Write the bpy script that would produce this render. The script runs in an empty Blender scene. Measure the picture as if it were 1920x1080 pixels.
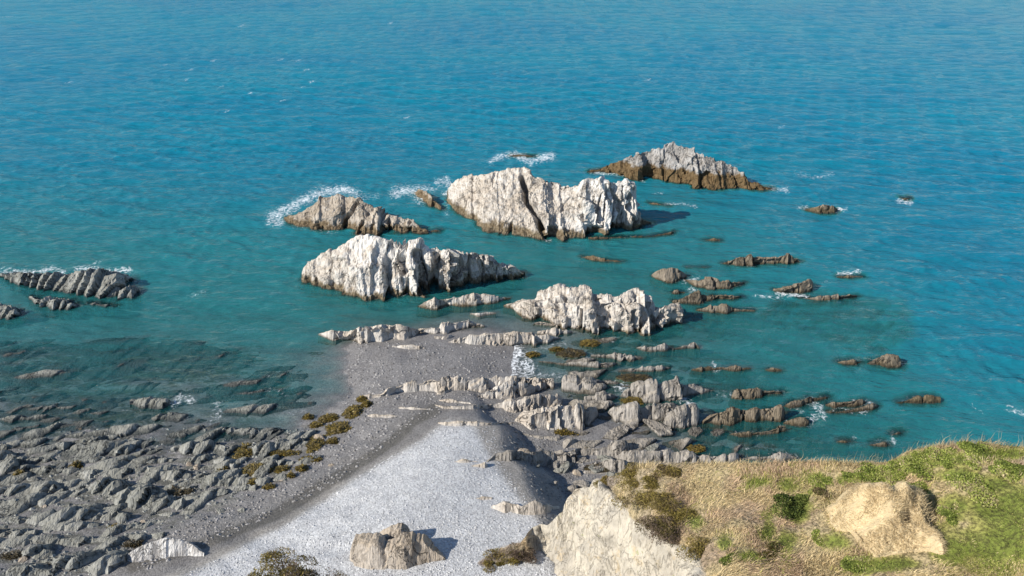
import bpy, math, random
import numpy as np
from mathutils import Vector

random.seed(7)
RNG = np.random.default_rng(11)
scene = bpy.context.scene
COL = scene.collection

# ------------------------------------------------------------------ camera, sky, sun
CAM_H, PITCH, F = 50.0, math.radians(30.0), 1340.0        # metres, down tilt, focal length in photo pixels
cam_data = bpy.data.cameras.new("camera")
cam_data.sensor_width = 36.0
cam_data.lens = 36.0 * F / 1920.0
cam_data.clip_end = 9000.0
cam = bpy.data.objects.new("camera", cam_data)
cam.location = (0, 0, CAM_H)
cam.rotation_euler = (math.pi / 2 - PITCH, 0, 0)
COL.objects.link(cam)
scene.camera = cam

SUN_EL, SUN_AZ = math.radians(32.0), math.radians(-109.0)   # azimuth clockwise from +Y
world = bpy.data.worlds.new("World")
scene.world = world
world.use_nodes = True
wn = world.node_tree
bg = wn.nodes["Background"]
sky = wn.nodes.new("ShaderNodeTexSky")
sky.sky_type = 'NISHITA'
sky.sun_disc = False
sky.sun_elevation = SUN_EL
sky.sun_rotation = SUN_AZ
sky.altitude = 50
sky.air_density = 1.0
sky.dust_density = 0.2
sky.ozone_density = 3.0
wn.links.new(sky.outputs[0], bg.inputs[0])
bg.inputs[1].default_value = 0.105
sun_data = bpy.data.lights.new("sun", 'SUN')
sun_data.energy = 5.0
sun_data.angle = math.radians(0.53)
sun_data.color = (1.0, 0.93, 0.82)
sun = bpy.data.objects.new("sun", sun_data)
sv = Vector((math.sin(SUN_AZ) * math.cos(SUN_EL), math.cos(SUN_AZ) * math.cos(SUN_EL), math.sin(SUN_EL)))
sun.rotation_euler = (-sv).to_track_quat('-Z', 'Y').to_euler()
sun.location = sv * 300
COL.objects.link(sun)
scene.view_settings.view_transform = 'Standard'
scene.view_settings.look = 'None'
scene.view_settings.exposure = 0.50
scene.view_settings.gamma = 1.0
scene.render.engine = 'CYCLES'
scene.render.filter_size = 1.0
scene.cycles.use_denoising = True
scene.cycles.max_bounces = 6
scene.cycles.transparent_max_bounces = 10
scene.cycles.sample_clamp_indirect = 4.0
scene.cycles.sample_clamp_direct = 12.0

# ------------------------------------------------------------------ noise
def _hash(ix, iy, iz, seed):
    h = (ix.astype(np.int64) * 374761393 + iy.astype(np.int64) * 668265263 + iz.astype(np.int64) * 2147483647 + seed * 974634777) & 0xFFFFFFFF
    h = ((h ^ (h >> 13)) * 1274126177) & 0xFFFFFFFF
    h = ((h ^ (h >> 16)) * 2246822519) & 0xFFFFFFFF
    return ((h ^ (h >> 15)) & 0xFFFFFF) / float(0xFFFFFF) * 2 - 1

def vnoise(x, y, z=0.0, seed=0):
    x, y, z = np.broadcast_arrays(np.asarray(x, float), np.asarray(y, float), np.asarray(z, float))
    fx, fy, fz = np.floor(x), np.floor(y), np.floor(z)
    tx, ty, tz = x - fx, y - fy, z - fz
    tx, ty, tz = [t * t * (3 - 2 * t) for t in (tx, ty, tz)]
    r = 0
    for a in (0, 1):
        for b in (0, 1):
            for c in (0, 1):
                w = (tx if a else 1 - tx) * (ty if b else 1 - ty) * (tz if c else 1 - tz)
                r = r + w * _hash(fx + a, fy + b, fz + c, seed)
    return r

def fbm(x, y, z=0.0, octv=4, seed=0):
    s, a, f = 0, 0.5, 1.0
    for i in range(octv):
        s = s + a * vnoise(np.asarray(x) * f, np.asarray(y) * f, np.asarray(z) * f, seed + i * 17)
        a *= 0.5
        f *= 2.03
    return s

def smooth(a, b, x):
    t = np.clip((x - a) / (b - a), 0, 1)
    return t * t * (3 - 2 * t)

# ------------------------------------------------------------------ photo pixel <-> world
CP, SP = math.cos(PITCH), math.sin(PITCH)
def ray(px, py):
    a = (np.asarray(px, float) - 960) / F
    b = -(np.asarray(py, float) - 540) / F
    return a, CP + b * SP, -SP + b * CP
def at_z(px, py, z):
    dx, dy, dz = ray(px, py)
    t = (np.asarray(z, float) - CAM_H) / dz
    return t * dx, t * dy
def to_px(X, Y, Z):
    zz = Z - CAM_H
    d = Y * CP - zz * SP
    d = np.maximum(d, 0.5)
    return 960 + F * X / d, 540 - F * (Y * SP + zz * CP) / d
ZOOM = {'0': (0, 0, 1), 'R0': (0, 0, 2), 'R1': (480, 280, 3.6), 'R2': (820, 250, 2.842), 'R3': (580, 560, 3.5556), 'R4': (900, 640, 2.4),
        'R5': (0, 480, 2.842), 'R6': (0, 720, 3), 'R7': (400, 780, 2.743), 'R9': (1160, 440, 2.7), 'R10': (1400, 280, 1.8615),
        'S1': (0, 720, 6), 'S2': (300, 740, 5.333), 'S3': (0, 890, 5.647), 'S4': (680, 690, 4.8), 'S5': (1040, 690, 5.0526),
        'S6': (1400, 700, 6), 'S7': (860, 860, 4), 'S8': (1340, 820, 3.31)}
def zp(zone, pts):
    ox, oy, s = ZOOM[zone]
    p = np.array(pts, float)
    q = p / s
    q[:, 0] += ox
    q[:, 1:] += oy
    return q

# ------------------------------------------------------------------ the ground: seabed, reef, shingle
shared = [(0, 650, -.9), (150, 700, -.5), (300, 650, -1.0), (450, 690, -.8), (500, 600, -1.8), (560, 660, -.9), (600, 700, -.4), (300, 560, -2.6), (100, 560, -1.6),
          (0, 480, -3), (0, 400, -5), (400, 350, -7), (700, 300, -8), (620, 520, -2.6), (760, 590, -1.5), (900, 480, -3), (1100, 480, -2.6),
          (1000, 520, -2), (1300, 450, -3.6), (1250, 600, -1.2), (1050, 615, -.25), (960, 605, -.35), (1100, 655, -.3), (1200, 690, -.7),
          (1400, 640, -1.8), (1400, 720, -1.4), (1600, 700, -3), (1800, 700, -5), (1300, 765, -.5), (1450, 830, -1.1), (1330, 850, -.6),
          (1700, 820, -2.6), (1800, 520, -6), (1900, 300, -10), (1000, 250, -9), (1300, 350, -6), (500, 100, -14), (1500, 100, -14), (960, 5, -16),
          (0, 100, -14), (1900, 100, -15), (632, 655, -.05), (645, 700, 0), (635, 745, 0), (590, 785, .05), (540, 815, .05), (480, 820, 0), (400, 800, -.2),
          (300, 790, -.15), (150, 770, -.2), (0, 770, -.2), (300, 840, .1), (100, 850, .15), (0, 830, .05), (680, 640, .25), (760, 640, .4), (880, 650, .5),
          (700, 690, .5), (800, 680, .7), (900, 690, .55), (950, 660, .12), (945, 700, .12), (975, 680, -.12), (1010, 680, -.3), (1060, 690, -.35), (720, 740, .8),
          (680, 770, .5), (800, 750, .9), (640, 820, .5), (560, 880, .6), (440, 950, .8), (480, 870, .35), (300, 940, .6), (200, 880, .4), (0, 900, .5),
          (100, 980, .9), (300, 1010, 1.2), (0, 1000, 1.0), (0, 1080, 1.8), (200, 1080, 1.8), (-300, 1080, 3), (-300, 800, .3), (-300, 600, -2), (2300, 700, -6),
          (1095, 770, -.1), (1120, 815, .1), (1180, 830, .1), (1230, 820, -.05), (1250, 840, -.1), (1170, 780, -.1), (1090, 730, -.3)]
left_only = [(830, 778, 1.9), (880, 790, 2.3), (930, 800, 2.2), (760, 810, 1.6), (640, 900, 1.6), (500, 980, 1.8), (400, 1020, 2.0), (300, 1060, 2.1), (900, 850, 3.3), (960, 870, 3.2),
             (800, 870, 3.4), (700, 940, 3.5), (600, 1010, 3.5), (500, 1060, 3.4), (960, 920, 4.2), (900, 980, 4.8), (760, 1000, 4.8), (1000, 990, 5.2), (960, 1080, 6.2),
             (800, 1090, 5.6), (640, 1090, 5.0), (1050, 900, 3.6), (1060, 820, 2.4), (1080, 960, 5), (1100, 1080, 6.5)]
right_only = [(940, 770, .6), (1000, 770, .35), (990, 830, .7), (1060, 840, .4), (1030, 880, .8), (1040, 930, 1.2), (1100, 900, .7), (1150, 860, .4), (1250, 870, .3), (1050, 980, 2.0),
              (1150, 950, 2), (1300, 1000, 3), (1100, 1080, 4), (920, 770, .9), (1600, 900, -1), (1500, 1000, 2), (1900, 900, -3)]
def make_rbf(pts):
    p = np.array(pts, float)
    X, Y = at_z(p[:, 0], p[:, 1], p[:, 2])
    far = np.array([(-900, 700, -25), (0, 1200, -30), (900, 700, -28), (-500, 300, -16), (500, 300, -18), (260, 130, -9), (-260, 130, -7), (-60, 20, 6), (80, 10, 8), (0, 0, 9)], float)
    P = np.stack([np.r_[X, far[:, 0]], np.r_[Y, far[:, 1]]], 1)
    z = np.r_[p[:, 2], far[:, 2]]
    c2 = 2.2 ** 2
    K = np.sqrt(((P[:, None] - P[None]) ** 2).sum(-1) + c2)
    n = len(P)
    A = np.zeros((n + 1, n + 1))
    A[:n, :n] = K + np.eye(n) * -0.25
    A[:n, n] = A[n, :n] = 1
    sol = np.linalg.solve(A, np.r_[z, 0])
    def f(X, Y):
        X = np.asarray(X, float); Y = np.asarray(Y, float)
        out = np.full(X.shape, sol[n])
        for i in range(n):
            out += sol[i] * np.sqrt((X - P[i, 0]) ** 2 + (Y - P[i, 1]) ** 2 + c2)
        return out
    return f
G_left, G_right = make_rbf(shared + left_only), make_rbf(shared + right_only)
crest_px = np.array([(880, 690, .6), (884, 745, .8), (888, 768, 1.7), (896, 788, 2.2), (930, 797, 2.4), (936, 845, 3.0), (972, 882, 3.5), (986, 930, 4.1), (1004, 958, 4.5), (1006, 992, 5), (1030, 1090, 6.2), (1045, 1200, 7)])
CX, CY = at_z(crest_px[:, 0], crest_px[:, 1], crest_px[:, 2])
def seg_dist(X, Y, A, B):
    d = np.full(np.shape(X), 1e9); side = np.zeros(np.shape(X))
    for i in range(len(A) - 1):
        ex, ey = A[i + 1] - A[i], B[i + 1] - B[i]
        t = np.clip(((X - A[i]) * ex + (Y - B[i]) * ey) / (ex * ex + ey * ey + 1e-9), 0, 1)
        qx, qy = X - A[i] - t * ex, Y - B[i] - t * ey
        dd = np.hypot(qx, qy)
        s = ex * qy - ey * qx
        m = dd < d
        d = np.where(m, dd, d); side = np.where(m, s, side)
    return d, side
def ground0(X, Y):
    X = np.asarray(X, float); Y = np.asarray(Y, float)
    a, b = G_left(X, Y), G_right(X, Y)
    d, side = seg_dist(X, Y, CX, CY)
    d = d + 0.25 * fbm(X * .6, Y * .6, 0, 2, 91)
    right = side > 0                                            # polyline runs towards the camera: +X is the left hand of it
    r = np.maximum(b, a - 0.76 * np.maximum(np.sqrt(np.maximum(d, 0) ** 2 + 1.2) - 1.1, 0))
    return np.where(right, np.where(b < a, r, np.minimum(b, a + d)), a)
def ground(X, Y):
    z = ground0(X, Y)
    reef = smooth(-9, -14, X - 0.0) * smooth(90, 80, Y)
    rel = 0.10 * fbm(X * .5, Y * .5, 0, 4, 5) + reef * (.30 * fbm(X * .28, Y * .75, 0, 4, 7) - .05)
    sub = smooth(0, -.7, z)
    rel = rel + sub * .55 * fbm(X * .16, Y * .38, 0, 4, 9)
    return z + rel
GROUND_FN = [ground]
def hit(px, py, water=True):
    z = np.zeros(np.shape(px))
    for _ in range(10):
        X, Y = at_z(px, py, z)
        g = GROUND_FN[0](X, Y)
        if water: g = np.maximum(g, 0)
        z = .45 * z + .55 * g
    return X, Y, z

# ------------------------------------------------------------------ mesh helpers
def tag(o, label=None, cat=None, group=None, kind=None):
    if label: o["label"] = label
    if cat: o["category"] = cat
    if group: o["group"] = group
    if kind: o["kind"] = kind
    return o
def mesh_np(name, V, Fq, smooth_shade=False):
    """V (n,3); Fq (m,3) or (m,4) int array"""
    me = bpy.data.meshes.new(name)
    k = Fq.shape[1]
    me.vertices.add(len(V)); me.vertices.foreach_set("co", np.ascontiguousarray(V, dtype=np.float32).ravel())
    me.loops.add(Fq.size); me.loops.foreach_set("vertex_index", np.ascontiguousarray(Fq, dtype=np.int32).ravel())
    me.polygons.add(len(Fq)); me.polygons.foreach_set("loop_start", np.arange(0, Fq.size, k, dtype=np.int32))
    me.update(calc_edges=True)
    me.polygons.foreach_set("use_smooth", np.full(len(Fq), smooth_shade))
    me.validate()
    return me
def link(name, me, mat, parent=None, loc=(0, 0, 0)):
    o = bpy.data.objects.new(name, me)
    if me is not None and mat is not None and len(me.materials) == 0: me.materials.append(mat)
    o.location = loc
    if parent is not None: o.parent = parent
    COL.objects.link(o)
    return o
def grid_faces(n, m, flip=False):
    i = np.arange((n - 1) * (m - 1)); r, c = i // (m - 1), i % (m - 1)
    a = r * m + c
    return np.stack([a, a + 1, a + m + 1, a + m] if flip else [a, a + m, a + m + 1, a + 1], 1)
def attr(me, name, arr):
    a = me.attributes.new(name, 'FLOAT', 'POINT'); a.data.foreach_set("value", np.ascontiguousarray(arr, dtype=np.float32))
def attr_col(me, name, arr):
    a = me.attributes.new(name, 'FLOAT_COLOR', 'POINT')
    rgba = np.ones((len(arr), 4), np.float32); rgba[:, :3] = arr
    a.data.foreach_set("color", rgba.ravel())

# ------------------------------------------------------------------ materials
class NT:
    def __init__(s, name):
        s.mat = bpy.data.materials.new(name); s.mat.use_nodes = True
        s.t = s.mat.node_tree; s.t.nodes.clear()
        s.out = s.n("ShaderNodeOutputMaterial")
    def n(s, kind, **kw):
        nd = s.t.nodes.new(kind)
        for k, v in kw.items(): setattr(nd, k, v)
        return nd
    def put(s, sock, v):
        if isinstance(v, bpy.types.NodeSocket): s.t.links.new(v, sock)
        elif isinstance(v, (tuple, list)) and len(v) == 3 and sock.type == 'RGBA': sock.default_value = (*v, 1)
        else: sock.default_value = v
    def math(s, op, a, b=0.0, c=None, clamp=False):
        nd = s.n("ShaderNodeMath", operation=op, use_clamp=clamp)
        s.put(nd.inputs[0], a); s.put(nd.inputs[1], b)
        if c is not None: s.put(nd.inputs[2], c)
        return nd.outputs[0]
    def mix(s, f, a, b, blend='MIX'):
        nd = s.n("ShaderNodeMix", data_type='RGBA', blend_type=blend)
        s.put(nd.inputs[0], f); s.put(nd.inputs[6], a); s.put(nd.inputs[7], b)
        return nd.outputs[2]
    def ramp(s, v, lo, hi, a=0.0, b=1.0):
        nd = s.n("ShaderNodeMapRange", interpolation_type='SMOOTHSTEP')
        s.put(nd.inputs[0], v); s.put(nd.inputs[1], lo); s.put(nd.inputs[2], hi); s.put(nd.inputs[3], a); s.put(nd.inputs[4], b)
        return nd.outputs[0]
    def pos(s): return s.n("ShaderNodeNewGeometry").outputs["Position"]
    def scaled(s, v, sc, rot=(0, 0, 0)):
        nd = s.n("ShaderNodeMapping"); s.put(nd.inputs[0], v); nd.inputs["Scale"].default_value = sc; nd.inputs["Rotation"].default_value = rot
        return nd.outputs[0]
    def noise(s, v, scale, detail=4, rough=.55, dist=0):
        nd = s.n("ShaderNodeTexNoise"); s.put(nd.inputs["Vector"], v)
        nd.inputs["Scale"].default_value = scale; nd.inputs["Detail"].default_value = detail; nd.inputs["Roughness"].default_value = rough; nd.inputs["Distortion"].default_value = dist
        return nd.outputs[0]
    def voro(s, v, scale, feature='F1', out=0, rnd=1.0):
        nd = s.n("ShaderNodeTexVoronoi", feature=feature); s.put(nd.inputs["Vector"], v); nd.inputs["Scale"].default_value = scale
        nd.inputs["Randomness"].default_value = rnd
        return nd.outputs[out]
    def att(s, name, kind='GEOMETRY', out="Fac"):
        nd = s.n("ShaderNodeAttribute", attribute_name=name, attribute_type=kind); return nd.outputs[out]
    def bump(s, h, strength, dist, normal=None):
        nd = s.n("ShaderNodeBump"); s.put(nd.inputs["Height"], h); nd.inputs["Strength"].default_value = strength; nd.inputs["Distance"].default_value = dist
        if normal is not None: s.put(nd.inputs["Normal"], normal)
        return nd.outputs[0]
    def principled(s, col, rough, normal=None, spec=.3):
        nd = s.n("ShaderNodeBsdfPrincipled"); s.put(nd.inputs["Base Color"], col); s.put(nd.inputs["Roughness"], rough); nd.inputs["Specular IOR Level"].default_value = spec
        if normal is not None: s.put(nd.inputs["Normal"], normal)
        return nd.outputs[0]
    def done(s, sh): s.t.links.new(sh, s.out.inputs[0]); return s.mat

def rock_material(name, pale, mid, dark, tide_a, tide_b, streak=.5):
    m = NT(name); p = m.pos()
    big = m.noise(p, .22, 4)
    stre = m.noise(m.scaled(p, (2.6, 1.1, .35)), 1.0, 6, .62)
    fine = m.noise(p, 3.2, 6, .7)
    crack = m.noise(m.scaled(p, (5.5, 3.0, .55), (0, .12, 0)), 1.0, 3, .5)
    c = m.mix(m.ramp(big, .34, .66), pale, mid)
    c = m.mix(m.math('MULTIPLY', m.ramp(stre, .52, .72), streak), c, dark)
    c = m.mix(m.math('MULTIPLY', m.ramp(fine, .5, .8), .55), c, dark)
    lich = m.noise(p, .7, 5, .7)
    gnz = m.n("ShaderNodeSeparateXYZ"); m.put(gnz.inputs[0], m.n("ShaderNodeNewGeometry").outputs["True Normal"])
    flat = m.ramp(m.math('ADD', gnz.outputs[2], m.math('MULTIPLY', m.math('SUBTRACT', lich, .5), .9)), .5, .85)
    c = m.mix(m.math('MULTIPLY', flat, .6), c, (mid[0] * .93, mid[1] * .88, mid[2] * .78))
    c = m.mix(m.math('MULTIPLY', m.ramp(lich, .57, .7), .45), c, mid)
    pit = m.noise(p, 1.5, 7, .78)
    c = m.mix(m.math('MULTIPLY', m.ramp(pit, .55, .68), .55), c, dark)
    c = m.mix(m.math('MULTIPLY', m.ramp(pit, .46, .34), .45), c, (min(pale[0] * 1.25, .68), min(pale[1] * 1.25, .66), min(pale[2] * 1.25, .63)))
    c = m.mix(m.math('MULTIPLY', m.ramp(crack, .56, .66), .5), c, dark)
    wh = m.math('MULTIPLY', m.att("white"), m.ramp(m.noise(m.scaled(p, (1, 1, .45)), .8, 5, .65), .36, .58))
    c = m.mix(wh, c, (.68, .665, .64))
    line = m.ramp(m.math('ABSOLUTE', m.math('SUBTRACT', m.noise(m.scaled(p, (1.0, .8, .33), (0, .25, 0)), .75, 4, .6, .8), .5)), .004, .022, 1, 0)
    line = m.math('MULTIPLY', line, m.ramp(big, .4, .6))
    c = m.mix(m.math('MULTIPLY', line, .75), c, (dark[0] * .5, dark[1] * .5, dark[2] * .5))
    z = m.n("ShaderNodeSeparateXYZ"); m.put(z.inputs[0], p)
    lvl = m.math('ADD', m.att("tide", 'OBJECT'), m.math('MULTIPLY', m.math('SUBTRACT', m.noise(m.scaled(p, (1, 1, .4)), .9, 5, .65), .5), 2.6))
    t = m.ramp(m.math('SUBTRACT', z.outputs[2], lvl), -.35, .35, 1, 0)
    tc = m.mix(m.ramp(fine, .4, .62), tide_a, tide_b)
    c = m.mix(t, c, tc)
    c = m.mix(m.ramp(m.math('ADD', z.outputs[2], m.math('MULTIPLY', fine, .5)), .28, .62, .8, 0), c, (tide_a[0] * .45, tide_a[1] * .5, tide_a[2] * .6))
    h = m.math('ADD', m.math('MULTIPLY', stre, .8), m.math('ADD', m.math('MULTIPLY', fine, .5), m.math('SUBTRACT', m.math('MULTIPLY', crack, .9), m.math('MULTIPLY', line, .8))))
    return m.done(m.principled(c, .88, m.bump(h, .85, .22), .2))
M_PALE = rock_material("pale_slate", (.52, .49, .45), (.42, .37, .315), (.15, .135, .12), (.115, .085, .05), (.21, .17, .115), .45)
M_TAN = rock_material("tan_slate", (.43, .385, .335), (.34, .29, .235), (.14, .12, .10), (.10, .07, .04), (.19, .145, .09), .4)
M_GREY = rock_material("grey_slate", (.36, .335, .305), (.27, .25, .225), (.10, .095, .09), (.10, .085, .06), (.18, .16, .13), .45)
M_BROWN = rock_material("brown_slate", (.235, .20, .16), (.17, .14, .10), (.07, .06, .05), (.085, .065, .038), (.15, .115, .07), .4)
M_REEF = rock_material("reef_slate", (.33, .33, .305), (.205, .21, .195), (.05, .054, .055), (.075, .08, .07), (.18, .18, .16), .65)
M_BACK = rock_material("weathered_slate", (.36, .35, .34), (.29, .275, .26), (.12, .115, .11), (.10, .065, .03), (.15, .105, .055), .4)

# ------------------------------------------------------------------ rock builder
def joints(u, wmin, wmax, seed):
    r = np.random.default_rng(seed)
    lo, hi = u.min() - 6, u.max() + 6
    b = [lo]
    while b[-1] < hi: b.append(b[-1] + r.uniform(wmin, wmax))
    b = np.array(b)
    i = np.clip(np.searchsorted(b, u) - 1, 0, len(b) - 2)
    fr = (u - b[i]) / (b[i + 1] - b[i])
    return fr, r.uniform(-1, 1, len(b))[i], r.uniform(0, 1, len(b))[i], np.minimum(u - b[i], b[i + 1] - u)
STYLE = {  # block step, saw tooth, flute, rough, joint width range, back slope
    'stack': (.46, .66, .15, .85, (1.2, 5.0), 52),
    'ledge': (.20, .34, .14, .22, (.8, 3.6), 62),
    'reef': (.12, .75, .06, .22, (.8, 2.6), 44),
    'fin': (.12, .62, .07, .20, (.7, 2.4), 42),
    'block': (.22, .26, .10, .16, (1.2, 3.4), 70),
}
N_ROCK = [0]
def rock(name, label, cat, mat, zone, stations, slopes, style='ledge', group=None, tide=.5, res=.24, carve=(), back=None, top=0.0, skew=.25, apron=.45, seed=None, amp=None, white=None):
    N_ROCK[0] += 1
    seed = N_ROCK[0] * 31 if seed is None else seed
    st = zp(zone, stations)
    o = np.argsort(st[:, 0], kind='stable'); st = st[o]
    xs = st[:, 0] + np.arange(len(st)) * 1e-4
    X0, Y0, Z0 = hit(np.array([xs[0], xs[-1]]), np.array([st[0, 1], st[-1, 1]]))
    L = float(np.hypot(X0[1] - X0[0], Y0[1] - Y0[0]))
    n = int(np.clip(L / res, 10, 300))
    x = np.linspace(xs[0], xs[-1], n)
    cols = [np.interp(x, xs, st[:, k]) for k in range(1, st.shape[1])]
    w = (np.arange(n) / (n - 1))
    jit = (vnoise(x * .23, seed * .37) + .6 * vnoise(x * .6, seed * .7)) * 1.6
    for k in range(1, len(cols)):
        cols[k] = cols[k] + jit * np.clip((cols[0] - cols[k]) / 14, 0, 1)
    bx, by, bz = hit(x, cols[0])
    rails = [np.stack([bx, by, bz], 1)]
    for k, sl in enumerate(slopes):
        if isinstance(sl, (list, tuple)):
            sx = zp(zone, [(a, 0) for a, _ in sl])[:, 0]
            ang = np.interp(x, sx, [b for _, b in sl])
        else: ang = np.full(n, float(sl))
        ta = np.tan(np.radians(ang))
        pv = rails[-1]
        dx, dy, dz = ray(x, np.minimum(cols[k + 1], cols[k] - .3))
        t = (CAM_H - pv[:, 2] + ta * pv[:, 1]) / (ta * dy - dz)
        rails.append(np.stack([t * dx, t * dy, CAM_H + t * dz], 1))
    cz = rails[-1]
    hgt = np.maximum(cz[:, 2] - bz, .1)
    if top > 0:                                                   # a nearly level top before the back falls away
        r2 = cz.copy(); r2[:, 1] += top * np.clip(hgt, .2, 1); r2[:, 2] -= .06 * top; rails.append(r2); cz = r2
    bs = STYLE[style][5] if back is None else back
    bk = cz.copy(); drop = np.maximum(cz[:, 2] - np.minimum(bz, 0) + .9, .5)
    bk[:, 1] += drop / math.tan(math.radians(bs)); bk[:, 2] -= drop
    ft = rails[0].copy(); ft[:, 1] -= apron * .9; ft[:, 2] -= 1.1
    rails = [ft] + rails + [bk]
    secs = []
    for k in range(len(rails) - 1):
        d = np.linalg.norm(rails[k + 1] - rails[k], axis=1)
        mm = int(np.clip(np.percentile(d, 75) / res, 2, 70))
        for q in range(mm): secs.append(rails[k] + (rails[k + 1] - rails[k]) * (q / mm))
    secs.append(rails[-1])
    P = np.stack(secs, 1)                                         # (n, m, 3)
    # round the section a little
    for _ in range(2): P[:, 1:-1] = .25 * P[:, :-2] + .5 * P[:, 1:-1] + .25 * P[:, 2:]
    du = np.gradient(P, axis=0); dv = np.gradient(P, axis=1)
    N = np.cross(du, dv); N /= np.linalg.norm(N, axis=2, keepdims=True) + 1e-9
    N[..., 2] = np.where(N[..., 2] < -.2, -N[..., 2], N[..., 2])
    stp, saw, flt, rgh, (w0, w1), _b = STYLE[style]
    sc = np.clip(hgt / 1.6, .25, 1.0 if style != 'stack' else 1.6)[:, None]
    if style in ('fin', 'reef'): sc = np.clip(hgt / .9, .45, 1.1)[:, None]
    X, Y, Z = P[..., 0], P[..., 1], P[..., 2]
    warp = .7 * fbm(X * .35, Y * .35, Z * .35, 3, seed)
    if style in ('reef', 'fin'): u = X - .9 * (Y - Y.mean()) + .15 * Z + warp
    else: u = X + skew * Z - .12 * Y + warp * .8
    fr, r1, r2, ed = joints(u, w0, w1, seed)
    d = stp * r1 + saw * (fr - .45) * (.35 + r2)
    fr2, q1, q2, ed2 = joints(u * 1.0 + .25 * warp, w0 * .3, w1 * .35, seed + 5)
    d += .30 * stp * q1 + .32 * saw * (fr2 - .5) * q2
    d -= np.exp(-(ed / .16) ** 2) * (.30 if style != 'stack' else .16) * (r2 > .35)
    endf = smooth(0, .10, w)[:, None] * smooth(1, .90, w)[:, None]
    d -= (r1 < -.55) * (.24 if style in ('ledge', 'stack') else .12 if style == 'block' else 0) * smooth(0, .25, ed) * endf
    fl = np.abs(vnoise(u * 1.7, Z * .12 + Y * .05, 0, seed + 2)) + .5 * np.abs(vnoise(u * 3.9, Z * .2, 0, seed + 3))
    d -= flt * fl
    d += rgh * fbm(X * .45, Y * .45, Z * .45, 5, seed + 4)
    if style in ('stack', 'block', 'ledge'):                      # broken planes: each patch of rock leans its own way
        rr = np.random.default_rng(seed + 77); flatP = P.reshape(-1, 3)
        K = int(np.clip(L * (8 if style == 'stack' else 3) / 3.2, 6, 90)); sites = flatP[rr.integers(0, len(flatP), K)] + rr.normal(0, .3, (K, 3))
        best = np.full(len(flatP), 1e9); fac_ = np.zeros(len(flatP)); wq = flatP + .35 * np.stack([fbm(flatP[:, 0] * .9, flatP[:, 1] * .9, flatP[:, 2] * .9, 2, seed + 60 + q) for q in range(3)], 1)
        for q in range(K):
            dv_ = (wq - sites[q]) * np.array([1.25, 1.0, .75]); dd_ = (dv_ ** 2).sum(1); gq = rr.normal(0, .30, 3); k_ = dd_ < best
            best[k_] = dd_[k_]; fac_[k_] = (dv_[k_] @ gq) + rr.uniform(-.12, .12)
        d = d + np.clip(fac_, -.7, .7).reshape(d.shape) * (1.0 if style == 'stack' else .45)
    steep = smooth(.25, .75, 1 - np.abs(N[..., 2]))
    if style == 'stack': d = d * (.42 + .58 * steep) + (1 - steep) * .18 * fbm(X * 1.3, Y * 1.3, Z * 1.3, 4, seed + 6)
    if amp is not None:
        ax_ = zp(zone, [(a, 0) for a, _ in amp])[:, 0]
        sc = sc * np.interp(x, ax_, [q for _, q in amp])[:, None]
    d = d * sc
    if style == 'stack':                                         # weathered knobs and pits, finer than the joints
        kn = fbm(X * 1.1 + .4 * Z, Y * 1.1, Z * 1.1, 4, seed + 12)
        d = d + .42 * kn - .22 * np.clip(np.abs(vnoise(X * .8 - .5 * Z, Y * .8, Z * .5, seed + 13)) * -4 + .5, 0, 1)
    P = P + N * d[..., None]
    P[..., 2] += (.30 * stp * r1 + .2 * rgh * vnoise(u * 1.3, 0, 0, seed + 8)) * sc * (Z > bz[:, None] + .2)
    for pts, wd, dep in carve:
        c = zp(zone, pts); s = ZOOM[zone][2]
        px, py = to_px(P[..., 0], P[..., 1], P[..., 2])
        px = px + 1.2 * vnoise(X * .9, Y * .9, Z * .9, seed + 9)
        dd, _ = seg_dist(px, py, c[:, 0], c[:, 1])
        P = P - N * (dep * smooth(wd / s, wd / s * .35, dd))[..., None]
    # close both ends
    m = P.shape[1]
    e0 = P[0].copy(); e0[:, 0] -= .25 + .12 * hgt[0]; e0[:, 2] = min(bz[0], 0) - 1.3
    e1 = P[-1].copy(); e1[:, 0] += .15 + .08 * hgt[-1]; e1[:, 2] = min(bz[-1], 0) - 1.3
    P = np.concatenate([e0[None], P, e1[None]], 0)
    V = P.reshape(-1, 3)
    ROCK_V.append(V[(V[:, 2] < .4) & (V[:, 2] > -2.5)])
    org = np.array([V[:, 0].mean(), V[:, 1].mean(), float(bz.mean())])
    me = mesh_np(name, V - org, grid_faces(P.shape[0], m))
    ob = link(name, me, mat, None, org)
    ob["tide"] = float(tide)
    if white is not None:                                         # bird-whitened, freshly broken stretches
        ax_ = zp(zone, [(a, 0) for a, _ in white])[:, 0]
        wv = np.interp(x, ax_, [q for _, q in white]); wv = np.r_[wv[0], wv, wv[-1]]
        attr(me, "white", np.repeat(wv, m))
    return tag(ob, label, cat, group)

#--ROCKS--
# ------------------------------------------------------------------ ground sheet
def axis(lo, d0, d1, hi, step, grow=1.10):
    a = list(np.arange(d0, d1 + step * .5, step))
    s, v = step, a[-1]
    while v < hi: s *= grow; v += s; a.append(v)
    s, v, b = step, a[0], []
    while v > lo: s *= grow; v -= s; b.append(v)
    return np.array(b[::-1] + a)
def in_poly(px, py, poly):
    c = np.zeros(np.shape(px), bool); n = len(poly)
    for i in range(n):
        x1, y1 = poly[i]; x2, y2 = poly[(i + 1) % n]
        if y1 == y2: continue
        c ^= ((y1 > py) != (y2 > py)) & (px < (x2 - x1) * (py - y1) / (y2 - y1) + x1)
    return c
def poly_mask(px, py, poly, soft):
    d, _ = seg_dist(px, py, np.array([p[0] for p in poly] + [poly[0][0]], float), np.array([p[1] for p in poly] + [poly[0][1]], float))
    d = np.where(in_poly(px, py, poly), d, -d)
    return smooth(-soft, soft, d)
gx, gy = axis(-1500, -62, 72, 1500, .32), axis(4, 34, 122, 2200, .32)
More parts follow.
